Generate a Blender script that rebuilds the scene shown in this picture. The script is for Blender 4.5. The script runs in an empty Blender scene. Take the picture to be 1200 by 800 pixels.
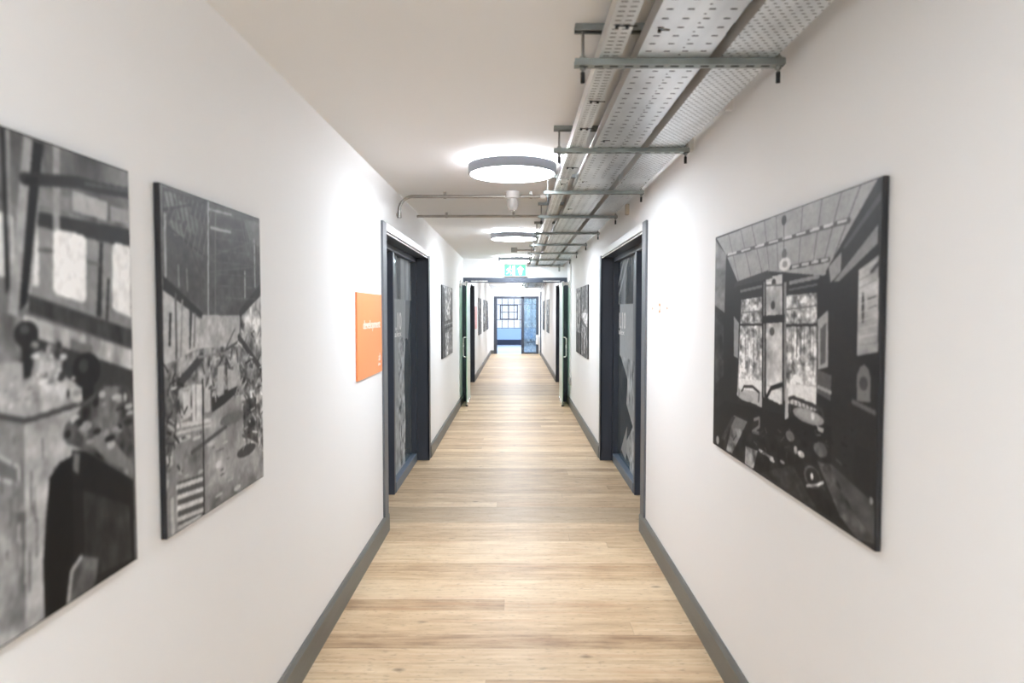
import bpy, bmesh, math, random
import numpy as np
from mathutils import Vector, Matrix
random.seed(4)
scene = bpy.context.scene
COL = scene.collection
PI = math.pi

# ---------------------------------------------------------------- materials
def srgb(r, g, b):
    def c(v):
        v /= 255.0
        return v / 12.92 if v <= 0.04045 else ((v + 0.055) / 1.055) ** 2.4
    return (c(r), c(g), c(b), 1.0)

def new_mat(name):
    m = bpy.data.materials.new(name); m.use_nodes = True
    nt = m.node_tree
    return m, nt, nt.nodes, nt.links, nt.nodes['Principled BSDF']

def coords(nt, scale=(1, 1, 1)):
    tc = nt.nodes.new('ShaderNodeTexCoord'); mp = nt.nodes.new('ShaderNodeMapping')
    mp.inputs['Scale'].default_value = scale
    nt.links.new(tc.outputs['Object'], mp.inputs['Vector'])
    return mp.outputs['Vector']

def simple(name, col, rough=.5, metal=0, var=.06, scale=(6, 6, 6), bump=0, bscale=60, spec=.5):
    m, nt, N, L, b = new_mat(name)
    v = coords(nt, scale)
    n = N.new('ShaderNodeTexNoise'); n.inputs['Scale'].default_value = 1.0; n.inputs['Detail'].default_value = 4
    L.new(v, n.inputs['Vector'])
    r = N.new('ShaderNodeMapRange'); r.inputs['To Min'].default_value = 1 - var; r.inputs['To Max'].default_value = 1 + var
    L.new(n.outputs['Fac'], r.inputs['Value'])
    mx = N.new('ShaderNodeVectorMath'); mx.operation = 'SCALE'; mx.inputs[0].default_value = col[:3]
    L.new(r.outputs['Result'], mx.inputs['Scale'])
    L.new(mx.outputs['Vector'], b.inputs['Base Color'])
    b.inputs['Roughness'].default_value = rough; b.inputs['Metallic'].default_value = metal
    b.inputs['Specular IOR Level'].default_value = spec
    if bump:
        n2 = N.new('ShaderNodeTexNoise'); n2.inputs['Scale'].default_value = bscale
        tc = N.new('ShaderNodeTexCoord'); L.new(tc.outputs['Object'], n2.inputs['Vector'])
        bp = N.new('ShaderNodeBump'); bp.inputs['Strength'].default_value = bump; bp.inputs['Distance'].default_value = .002
        L.new(n2.outputs['Fac'], bp.inputs['Height']); L.new(bp.outputs['Normal'], b.inputs['Normal'])
    return m

def emit(name, col, strength, base=(.8, .8, .8, 1)):
    m, nt, N, L, b = new_mat(name)
    b.inputs['Base Color'].default_value = base
    b.inputs['Emission Color'].default_value = col; b.inputs['Emission Strength'].default_value = strength
    return m

def math_node(nt, op, a, b=None, c=None):
    n = nt.nodes.new('ShaderNodeMath'); n.operation = op
    for i, v in enumerate((a, b, c)):
        if v is None: continue
        if isinstance(v, (int, float)): n.inputs[i].default_value = v
        else: nt.links.new(v, n.inputs[i])
    return n.outputs[0]

def floor_mat():
    m, nt, N, L, b = new_mat('oak_planks')
    tc = N.new('ShaderNodeTexCoord'); sp = N.new('ShaderNodeSeparateXYZ')
    L.new(tc.outputs['Object'], sp.inputs[0]); X, Y = sp.outputs['X'], sp.outputs['Y']
    W, LEN = .138, 7.5
    ry = math_node(nt, 'DIVIDE', Y, W); row = math_node(nt, 'FLOOR', ry); fy = math_node(nt, 'FRACT', ry)
    wn = N.new('ShaderNodeTexWhiteNoise'); wn.noise_dimensions = '1D'; L.new(row, wn.inputs['W'])
    px = math_node(nt, 'ADD', math_node(nt, 'DIVIDE', X, LEN), math_node(nt, 'MULTIPLY', wn.outputs['Value'], 7.0))
    colx = math_node(nt, 'FLOOR', px); fx = math_node(nt, 'FRACT', px)
    cb = N.new('ShaderNodeCombineXYZ'); L.new(row, cb.inputs[0]); L.new(colx, cb.inputs[1])
    w2 = N.new('ShaderNodeTexWhiteNoise'); w2.noise_dimensions = '2D'; L.new(cb.outputs[0], w2.inputs['Vector'])
    # grain, stretched along the plank, shifted per plank
    off = N.new('ShaderNodeCombineXYZ')
    L.new(math_node(nt, 'ADD', math_node(nt, 'MULTIPLY', X, 3.2), math_node(nt, 'MULTIPLY', w2.outputs['Value'], 40)), off.inputs[0])
    L.new(math_node(nt, 'MULTIPLY', Y, 44), off.inputs[1]); L.new(w2.outputs['Value'], off.inputs[2])
    g = N.new('ShaderNodeTexNoise'); g.inputs['Scale'].default_value = 1; g.inputs['Detail'].default_value = 7; g.inputs['Roughness'].default_value = .62
    L.new(off.outputs[0], g.inputs['Vector'])
    off2 = N.new('ShaderNodeCombineXYZ')
    L.new(math_node(nt, 'ADD', math_node(nt, 'MULTIPLY', X, 4.5), math_node(nt, 'MULTIPLY', w2.outputs['Value'], 17)), off2.inputs[0])
    L.new(math_node(nt, 'MULTIPLY', Y, 13), off2.inputs[1])
    g2 = N.new('ShaderNodeTexNoise'); g2.inputs['Scale'].default_value = 1; g2.inputs['Detail'].default_value = 3
    L.new(off2.outputs[0], g2.inputs['Vector'])
    mixv = math_node(nt, 'ADD', math_node(nt, 'MULTIPLY', w2.outputs['Value'], .34),
                     math_node(nt, 'ADD', math_node(nt, 'MULTIPLY', g.outputs['Fac'], .66), math_node(nt, 'MULTIPLY', g2.outputs['Fac'], .44)))
    cr = N.new('ShaderNodeValToRGB'); e = cr.color_ramp
    e.elements[0].position = .38; e.elements[0].color = srgb(138, 106, 76)
    e.elements[1].position = 1.05 if False else 1.0; e.elements[1].color = srgb(229, 207, 174)
    k = e.elements.new(.58); k.color = srgb(186, 155, 119)
    k = e.elements.new(.78); k.color = srgb(211, 184, 147)
    L.new(mixv, cr.inputs['Fac'])
    # pale / reddish streaks
    off3 = N.new('ShaderNodeCombineXYZ'); L.new(math_node(nt, 'MULTIPLY', X, .8), off3.inputs[0]); L.new(math_node(nt, 'MULTIPLY', Y, 15), off3.inputs[1]); L.new(w2.outputs['Value'], off3.inputs[2])
    g3 = N.new('ShaderNodeTexNoise'); g3.inputs['Scale'].default_value = 1.3; g3.inputs['Detail'].default_value = 5
    L.new(off3.outputs[0], g3.inputs['Vector'])
    mr = N.new('ShaderNodeMapRange'); mr.inputs['From Min'].default_value = .56; mr.inputs['From Max'].default_value = .72; mr.inputs['To Max'].default_value = .45
    L.new(g3.outputs['Fac'], mr.inputs['Value'])
    mx1 = N.new('ShaderNodeMix'); mx1.data_type = 'RGBA'; mx1.inputs['B'].default_value = srgb(198, 152, 114)
    L.new(mr.outputs[0], mx1.inputs['Factor']); L.new(cr.outputs['Color'], mx1.inputs['A'])
    # knots
    vo = N.new('ShaderNodeTexVoronoi'); vo.feature = 'F1'; vo.inputs['Scale'].default_value = 1
    off4 = N.new('ShaderNodeCombineXYZ'); L.new(math_node(nt, 'MULTIPLY', X, 2.6), off4.inputs[0]); L.new(math_node(nt, 'MULTIPLY', Y, 5.0), off4.inputs[1])
    L.new(off4.outputs[0], vo.inputs['Vector'])
    kn = N.new('ShaderNodeMapRange'); kn.inputs['From Min'].default_value = .02; kn.inputs['From Max'].default_value = .10; kn.inputs['To Min'].default_value = .7; kn.inputs['To Max'].default_value = 0
    L.new(vo.outputs['Distance'], kn.inputs['Value'])
    knm = math_node(nt, 'MULTIPLY', kn.outputs[0], math_node(nt, 'GREATER_THAN', g2.outputs['Fac'], .44))
    mx2 = N.new('ShaderNodeMix'); mx2.data_type = 'RGBA'; mx2.inputs['B'].default_value = srgb(96, 68, 46)
    L.new(knm, mx2.inputs['Factor']); L.new(mx1.outputs['Result'], mx2.inputs['A'])
    # short dark flecks and pores
    off5 = N.new('ShaderNodeCombineXYZ'); L.new(math_node(nt, 'MULTIPLY', X, 22), off5.inputs[0]); L.new(math_node(nt, 'MULTIPLY', Y, 85), off5.inputs[1])
    g5 = N.new('ShaderNodeTexNoise'); g5.inputs['Scale'].default_value = 1; g5.inputs['Detail'].default_value = 3
    L.new(off5.outputs[0], g5.inputs['Vector'])
    fl = N.new('ShaderNodeMapRange'); fl.inputs['From Min'].default_value = .58; fl.inputs['From Max'].default_value = .76; fl.inputs['To Max'].default_value = .62
    L.new(g5.outputs['Fac'], fl.inputs['Value'])
    mxf = N.new('ShaderNodeMix'); mxf.data_type = 'RGBA'; mxf.inputs['B'].default_value = srgb(120, 88, 60)
    L.new(fl.outputs[0], mxf.inputs['Factor']); L.new(mx2.outputs['Result'], mxf.inputs['A']); mx2 = mxf
    # joints
    jy = math_node(nt, 'LESS_THAN', math_node(nt, 'MINIMUM', fy, math_node(nt, 'SUBTRACT', 1, fy)), .010)
    jx = math_node(nt, 'LESS_THAN', math_node(nt, 'MINIMUM', fx, math_node(nt, 'SUBTRACT', 1, fx)), .0003)
    jj = math_node(nt, 'MULTIPLY', math_node(nt, 'MAXIMUM', jy, jx), .22)
    # the darker boards at the first pair of doors
    dk = math_node(nt, 'MULTIPLY', math_node(nt, 'COMPARE', row, 38.0, 1.1), .26)
    mx3 = N.new('ShaderNodeMix'); mx3.data_type = 'RGBA'; mx3.inputs['B'].default_value = srgb(92, 68, 48)
    L.new(math_node(nt, 'MAXIMUM', jj, dk), mx3.inputs['Factor']); L.new(mx2.outputs['Result'], mx3.inputs['A'])
    L.new(mx3.outputs['Result'], b.inputs['Base Color'])
    rr = N.new('ShaderNodeMapRange'); rr.inputs['To Min'].default_value = .36; rr.inputs['To Max'].default_value = .54
    L.new(g.outputs['Fac'], rr.inputs['Value']); L.new(rr.outputs[0], b.inputs['Roughness'])
    b.inputs['Specular IOR Level'].default_value = .55
    bp = N.new('ShaderNodeBump'); bp.inputs['Strength'].default_value = .35; bp.inputs['Distance'].default_value = .0025
    L.new(math_node(nt, 'SUBTRACT', math_node(nt, 'ADD', g.outputs['Fac'], math_node(nt, 'MULTIPLY', g2.outputs['Fac'], .8)), jj), bp.inputs['Height'])
    L.new(bp.outputs['Normal'], b.inputs['Normal'])
    return m

def tray_mat(name, cx, cy, sx, sy, x0, small=True):
    """galvanised steel sheet with rows of slots coloured dark for the shade above"""
    m, nt, N, L, b = new_mat(name)
    tc = N.new('ShaderNodeTexCoord'); sp = N.new('ShaderNodeSeparateXYZ'); L.new(tc.outputs['Object'], sp.inputs[0])
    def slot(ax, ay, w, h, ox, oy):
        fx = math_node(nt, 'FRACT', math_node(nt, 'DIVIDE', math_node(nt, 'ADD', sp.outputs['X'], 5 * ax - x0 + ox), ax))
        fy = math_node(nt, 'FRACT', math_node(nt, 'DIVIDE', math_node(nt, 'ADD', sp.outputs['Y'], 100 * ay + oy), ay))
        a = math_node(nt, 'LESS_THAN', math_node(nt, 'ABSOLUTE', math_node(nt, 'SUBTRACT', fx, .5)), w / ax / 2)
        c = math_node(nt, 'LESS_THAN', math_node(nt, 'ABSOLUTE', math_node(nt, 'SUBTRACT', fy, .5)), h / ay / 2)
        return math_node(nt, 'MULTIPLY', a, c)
    slot_shade = slot(cx, cy, sx, sy, 0, 0)
    if small == 'stagger': slot_shade = math_node(nt, 'MAXIMUM', slot_shade, slot(cx, cy, sx * .8, sy, cx * .5, cy * .5))
    elif small: slot_shade = math_node(nt, 'MAXIMUM', slot_shade, slot(cx * 3, cy, .007, .007, cx * 2.2, cy * .5))
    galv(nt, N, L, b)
    tr = N.new('ShaderNodeBsdfDiffuse'); tr.inputs[0].default_value = (.03, .03, .032, 1); mx = N.new('ShaderNodeMixShader')  # slots stay solid; near-black colour stands for the shade over the tray
    L.new(slot_shade, mx.inputs['Fac']); L.new(b.outputs[0], mx.inputs[1]); L.new(tr.outputs[0], mx.inputs[2])
    L.new(mx.outputs[0], N['Material Output'].inputs['Surface'])
    return m

def galv(nt, N, L, b, base=(.74, .77, .79), rough=(.22, .42)):
    v = coords(nt, (9, 3, 9))
    n = N.new('ShaderNodeTexNoise'); n.inputs['Scale'].default_value = 1.2; n.inputs['Detail'].default_value = 5
    L.new(v, n.inputs['Vector'])
    r = N.new('ShaderNodeMapRange'); r.inputs['From Min'].default_value = .3; r.inputs['From Max'].default_value = .7
    r.inputs['To Min'].default_value = .82; r.inputs['To Max'].default_value = 1.1
    L.new(n.outputs['Fac'], r.inputs['Value'])
    s = N.new('ShaderNodeVectorMath'); s.operation = 'SCALE'; s.inputs[0].default_value = base
    L.new(r.outputs[0], s.inputs['Scale']); L.new(s.outputs['Vector'], b.inputs['Base Color'])
    r2 = N.new('ShaderNodeMapRange'); r2.inputs['To Min'].default_value = rough[0]; r2.inputs['To Max'].default_value = rough[1]
    L.new(n.outputs['Fac'], r2.inputs['Value']); L.new(r2.outputs[0], b.inputs['Roughness'])
    b.inputs['Metallic'].default_value = .85

def galv_mat(name, base=(.74, .77, .79), rough=(.22, .42)):
    m, nt, N, L, b = new_mat(name); galv(nt, N, L, b, base, rough); return m

def strut_mat():
    m, nt, N, L, b = new_mat('slotted_strut'); galv(nt, N, L, b, (.29, .32, .31), (.4, .55))
    tc = N.new('ShaderNodeTexCoord'); sp = N.new('ShaderNodeSeparateXYZ'); L.new(tc.outputs['Object'], sp.inputs[0])
    ge = N.new('ShaderNodeNewGeometry'); sn = N.new('ShaderNodeSeparateXYZ'); L.new(ge.outputs['Normal'], sn.inputs[0])
    fx = math_node(nt, 'FRACT', math_node(nt, 'DIVIDE', math_node(nt, 'ADD', sp.outputs['X'], 5), .05))
    a = math_node(nt, 'LESS_THAN', math_node(nt, 'ABSOLUTE', math_node(nt, 'SUBTRACT', fx, .5)), .28)
    d = math_node(nt, 'LESS_THAN', math_node(nt, 'ABSOLUTE', sp.outputs['Y']), .0065)
    k = math_node(nt, 'MULTIPLY', math_node(nt, 'MULTIPLY', a, d), math_node(nt, 'LESS_THAN', sn.outputs['Z'], -.9))
    h = N.new('ShaderNodeBsdfDiffuse'); h.inputs[0].default_value = (.03, .03, .03, 1)
    mx = N.new('ShaderNodeMixShader'); L.new(k, mx.inputs['Fac']); L.new(b.outputs[0], mx.inputs[1]); L.new(h.outputs[0], mx.inputs[2])
    L.new(mx.outputs[0], N['Material Output'].inputs['Surface'])
    return m

def glass_mat(name, tint, ior=1.5, rough=.01, refl=(1, 1, 1, 1), haze=0):
    m, nt, N, L, b = new_mat(name)
    tr = N.new('ShaderNodeBsdfTransparent'); tr.inputs[0].default_value = tint
    gl = N.new('ShaderNodeBsdfGlossy'); gl.inputs['Roughness'].default_value = rough; gl.inputs['Color'].default_value = refl
    fr = N.new('ShaderNodeFresnel'); ge = N.new('ShaderNodeNewGeometry')
    mi = N.new('ShaderNodeMix'); mi.inputs['A'].default_value = ior; mi.inputs['B'].default_value = 1 / ior   # thin sheet: same reflection at both faces
    L.new(ge.outputs['Backfacing'], mi.inputs['Factor']); L.new(mi.outputs['Result'], fr.inputs['IOR'])
    if haze:
        df = N.new('ShaderNodeBsdfDiffuse'); df.inputs[0].default_value = refl
        m2 = N.new('ShaderNodeMixShader'); m2.inputs['Fac'].default_value = haze
        L.new(tr.outputs[0], m2.inputs[1]); L.new(df.outputs[0], m2.inputs[2]); tr = m2
    mx = N.new('ShaderNodeMixShader')
    L.new(fr.outputs[0], mx.inputs['Fac']); L.new(tr.outputs[0], mx.inputs[1]); L.new(gl.outputs[0], mx.inputs[2])
    L.new(mx.outputs[0], N['Material Output'].inputs['Surface'])
    return m

def print_mat(name, tint=(1, 1, 1), rough=.5):
    m, nt, N, L, b = new_mat(name)
    at = N.new('ShaderNodeAttribute'); at.attribute_name = 'ink'
    n = N.new('ShaderNodeTexNoise'); n.inputs['Scale'].default_value = 500; n.inputs['Detail'].default_value = 1
    tc = N.new('ShaderNodeTexCoord'); L.new(tc.outputs['Object'], n.inputs['Vector'])
    r = N.new('ShaderNodeMapRange'); r.inputs['To Min'].default_value = 1.0; r.inputs['To Max'].default_value = 1.22
    L.new(n.outputs['Fac'], r.inputs['Value'])
    s = N.new('ShaderNodeVectorMath'); s.operation = 'SCALE'; L.new(at.outputs['Color'], s.inputs[0]); L.new(r.outputs[0], s.inputs['Scale'])
    L.new(s.outputs['Vector'], b.inputs['Base Color'])
    b.inputs['Roughness'].default_value = rough; b.inputs['Specular IOR Level'].default_value = .15
    return m

def vinyl_mat(name, col):
    m, nt, N, L, b = new_mat(name)
    at = N.new('ShaderNodeAttribute'); at.attribute_name = 'ink'
    tr = N.new('ShaderNodeBsdfTransparent'); tr.inputs[0].default_value = (.8, .88, .92, 1)
    b.inputs['Base Color'].default_value = col; b.inputs['Roughness'].default_value = .55
    mx = N.new('ShaderNodeMixShader'); L.new(at.outputs['Fac'], mx.inputs['Fac'])
    L.new(tr.outputs[0], mx.inputs[1]); L.new(b.outputs[0], mx.inputs[2])
    L.new(mx.outputs[0], N['Material Output'].inputs['Surface'])
    return m

M = {}
M['wall'] = simple('white_wall_paint', (.87, .87, .87, 1), .75, var=.015, scale=(1.5, 1.5, 1.5), bump=.04, bscale=220, spec=.25)
M['ceil'] = simple('ceiling_paint', (.85, .86, .87, 1), .85, var=.02, scale=(1, 1, 1), bump=.03, bscale=150, spec=.2)
M['floor'] = floor_mat()
M['navy'] = simple('dark_navy_paint', srgb(60, 66, 78), .42, var=.12, scale=(18, 18, 3), bump=.06, bscale=120)
M['grey_trim'] = simple('grey_trim_paint', srgb(98, 101, 106), .45, var=.08, scale=(12, 4, 4))
M['white_trim'] = simple('white_gloss_paint', (.80, .80, .79, 1), .35, var=.02)
M['skirt'] = simple('grey_brown_skirting', srgb(103, 103, 99), .45, var=.14, scale=(4, 2, 40))
M['galv'] = galv_mat('galvanised_steel')
M['galv_dull'] = galv_mat('dull_galvanised_steel', (.30, .32, .31), (.4, .55))
M['galv_matt'] = simple('weathered_zinc', (.60, .585, .56, 1), .5, .35, .10, (5, 2, 5))
M['strut'] = strut_mat()
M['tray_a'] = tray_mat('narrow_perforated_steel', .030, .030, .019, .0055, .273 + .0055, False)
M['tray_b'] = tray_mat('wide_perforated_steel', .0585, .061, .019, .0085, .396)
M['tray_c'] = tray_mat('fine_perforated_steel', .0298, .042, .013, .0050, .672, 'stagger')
M['rod'] = galv_mat('threaded_steel', (.30, .30, .29), (.4, .5))
M['black'] = simple('black_plastic', (.012, .012, .013, 1), .5, var=.1)
M['lamp_body'] = simple('grey_lamp_metal', srgb(150, 153, 160), .5, var=.03)
M['lamp'] = emit('lamp_diffuser', (.87, .945, 1.03, 1), 61.0)
M['lamp_up'] = emit('lamp_uplight', (.92, .95, 1.01, 1), 115.0)
M['conduit'] = galv_mat('conduit_steel', (.38, .37, .35), (.28, .42))
M['white_plastic'] = simple('white_plastic', (.78, .78, .77, 1), .4, var=.02)
M['beige_plastic'] = simple('beige_plastic', srgb(190, 184, 170), .5, var=.03)
M['grey_plastic'] = simple('grey_plastic', srgb(150, 150, 146), .5, var=.03)
M['orange'] = simple('orange_sign', srgb(250, 150, 92), .4, var=.02)
M['orange_bloom'] = simple('bloomed_orange_sign', srgb(235, 170, 165), .4, var=.02)  # orange sign colour with the pale bloom mixed in
M['sign_text'] = simple('pale_lettering', (.92, .86, .80, 1), .5, var=.01)
M['green'] = emit('green_exit_panel', srgb(60, 200, 140), .55, (.01, .16, .08, 1))
M['green_white'] = emit('white_exit_symbol', (.85, 1, .93, 1), .7, (.5, .55, .52, 1))
M['canvas'] = simple('black_canvas_edge', (.012, .012, .014, 1), .6, var=.1)
M['print'] = print_mat('monochrome_print')
M['glass'] = glass_mat('clear_glass', (.82, .88, .90, 1))
M['leaf_glass'] = glass_mat('green_glass', (.62, .78, .68, 1), 1.35, .28, (.91, .975, .93, 1), .6)
M['leaf_edge'] = simple('green_glass_edge', srgb(150, 190, 165), .2, var=.05)
M['steel'] = galv_mat('brushed_stainless', (.78, .78, .77), (.2, .32))
M['vinyl'] = vinyl_mat('frosted_vinyl', (.60, .64, .67, 1))
M['vinyl_blue'] = vinyl_mat('blue_frosted_vinyl', (.50, .58, .74, 1))
M['door_text'] = simple('white_door_lettering', (.9, .9, .9, 1), .5, var=.01)
M['blue_wall'] = simple('blue_wall_paint', srgb(172, 196, 222), .7, var=.02)
M['blue_floor'] = simple('pale_blue_floor', srgb(205, 216, 232), .35, var=.04)
M['navy_band'] = simple('dark_blue_band', srgb(44, 50, 66), .5, var=.08)
M['pane'] = glass_mat('window_glass', (.93, .95, .97, 1))
M['tan'] = simple('bare_plaster', srgb(190, 138, 88), .8, var=.15, scale=(60, 60, 60))
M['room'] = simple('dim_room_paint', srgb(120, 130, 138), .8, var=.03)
M['clear_dome'] = glass_mat('clear_dome_plastic', (.95, .95, .94, 1), 1.3, .05, (.9, .9, .9, 1), .4)

# ---------------------------------------------------------------- geometry helpers
class MB:
    def __init__(self): self.bm = bmesh.new()
    def box(self, x0, x1, y0, y1, z0, z1, bevel=0):
        x0, x1 = min(x0, x1), max(x0, x1); y0, y1 = min(y0, y1), max(y0, y1)
        r = bmesh.ops.create_cube(self.bm, size=1)
        for v in r['verts']:
            v.co = Vector(((x0 + x1) / 2 + v.co.x * (x1 - x0), (y0 + y1) / 2 + v.co.y * (y1 - y0), (z0 + z1) / 2 + v.co.z * (z1 - z0)))
        if bevel:
            es = list({e for v in r['verts'] for e in v.link_edges})
            bmesh.ops.bevel(self.bm, geom=es, offset=bevel, segments=2, affect='EDGES', profile=.5)
        return self
    def cyl(self, c, r, h, axis='Z', seg=24, r2=None):
        mat = Matrix.Translation(Vector(c))
        if axis == 'X': mat = mat @ Matrix.Rotation(PI / 2, 4, 'Y')
        if axis == 'Y': mat = mat @ Matrix.Rotation(PI / 2, 4, 'X')
        bmesh.ops.create_cone(self.bm, cap_ends=True, segments=seg, radius1=r, radius2=r if r2 is None else r2, depth=h, matrix=mat)
        return self
    def sphere(self, c, r, sz=1.0, u=24, v=14):
        bmesh.ops.create_uvsphere(self.bm, u_segments=u, v_segments=v, radius=r, matrix=Matrix.Translation(Vector(c)) @ Matrix.Diagonal((1, 1, sz, 1)))
        return self
    def tube(self, pts, r, seg=12):
        pts = [Vector(p) for p in pts]; rings = []
        for i, p in enumerate(pts):
            t = (pts[min(i + 1, len(pts) - 1)] - pts[max(i - 1, 0)]).normalized()
            a = t.cross(Vector((0, 1, 0)));
            if a.length < .05: a = t.cross(Vector((0, 0, 1)))
            a.normalize(); b = t.cross(a)
            rings.append([self.bm.verts.new(p + a * (r * math.cos(2 * PI * k / seg)) + b * (r * math.sin(2 * PI * k / seg))) for k in range(seg)])
        for q0, q1 in zip(rings, rings[1:]):
            for k in range(seg): self.bm.faces.new((q0[k], q0[(k + 1) % seg], q1[(k + 1) % seg], q1[k]))
        self.bm.faces.new(rings[0][::-1]); self.bm.faces.new(rings[-1])
        return self
    def prism(self, poly, fn, d0, d1):
        """poly of (a,b); fn(a,b,d) -> xyz"""
        A = [self.bm.verts.new(fn(a, b, d0)) for a, b in poly]; B = [self.bm.verts.new(fn(a, b, d1)) for a, b in poly]
        n = len(poly)
        self.bm.faces.new(A); self.bm.faces.new(B[::-1])
        for i in range(n): self.bm.faces.new((A[i], B[i], B[(i + 1) % n], A[(i + 1) % n]))
        return self
    def lathe(self, prof, c, seg=48, close=False):
        """prof list of (r,z)"""
        c = Vector(c); rings = []
        for r, z in prof:
            rings.append([self.bm.verts.new(c + Vector((r * math.cos(2 * PI * k / seg), r * math.sin(2 * PI * k / seg), z))) for k in range(seg)])
        prs = list(zip(rings, rings[1:])) + ([(rings[-1], rings[0])] if close else [])
        for q0, q1 in prs:
            for k in range(seg): self.bm.faces.new((q0[k], q0[(k + 1) % seg], q1[(k + 1) % seg], q1[k]))
        return self
    def build(self, name, mat, parent=None, smooth=False, origin=None):
        bmesh.ops.recalc_face_normals(self.bm, faces=self.bm.faces[:])
        me = bpy.data.meshes.new(name)
        if origin is not None:
            bmesh.ops.translate(self.bm, verts=self.bm.verts[:], vec=-Vector(origin))
        elif parent is not None:
            bmesh.ops.translate(self.bm, verts=self.bm.verts[:], vec=-wloc(parent))
        self.bm.to_mesh(me); self.bm.free()
        me.materials.append(M[mat] if isinstance(mat, str) else mat)
        if smooth:
            for p in me.polygons: p.use_smooth = True
            try: me.set_sharp_from_angle(angle=math.radians(40))
            except Exception: pass
        o = bpy.data.objects.new(name, me); COL.objects.link(o)
        if parent is not None: o.parent = parent
        if origin is not None: o.location = Vector(origin) - (wloc(parent) if parent is not None else Vector())
        return o

def wloc(o):
    v = Vector()
    while o is not None: v += o.location; o = o.parent
    return v

def thing(name, label, cat, loc, group=None, kind=None):
    o = bpy.data.objects.new(name, None); COL.objects.link(o); o.location = loc
    o.empty_display_size = .1
    return tag(o, label, cat, group, kind)

def tag(o, label=None, cat=None, group=None, kind=None):
    if label: o['label'] = label
    if cat: o['category'] = cat
    if group: o['group'] = group
    if kind: o['kind'] = kind
    return o

def children(o): return [c for c in COL.objects if c.parent == o]

def copy_tree(o, parent=None):
    c = o.copy(); COL.objects.link(c)
    if parent is not None: c.parent = parent
    for ch in children(o): copy_tree(ch, c)
    return c

def struct(o, label=None, cat=None): return tag(o, label, cat, None, 'structure')

def text_mesh(name, body, size, mat, parent, matrix, sx=1.0, depth=.0008, align='LEFT'):
    cu = bpy.data.curves.new(name, 'FONT'); cu.body = body; cu.size = size; cu.extrude = depth; cu.align_x = align
    tmp = bpy.data.objects.new(name + '_tmp', cu); COL.objects.link(tmp)
    bpy.context.view_layer.update()
    me = bpy.data.meshes.new_from_object(tmp.evaluated_get(bpy.context.evaluated_depsgraph_get()))
    bpy.data.objects.remove(tmp)
    me.transform(matrix @ Matrix.Diagonal((sx, 1, 1, 1)))
    me.transform(Matrix.Translation(-wloc(parent)))
    me.materials.clear(); me.materials.append(M[mat]); me.name = name
    o = bpy.data.objects.new(name, me); COL.objects.link(o); o.parent = parent
    return o

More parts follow.
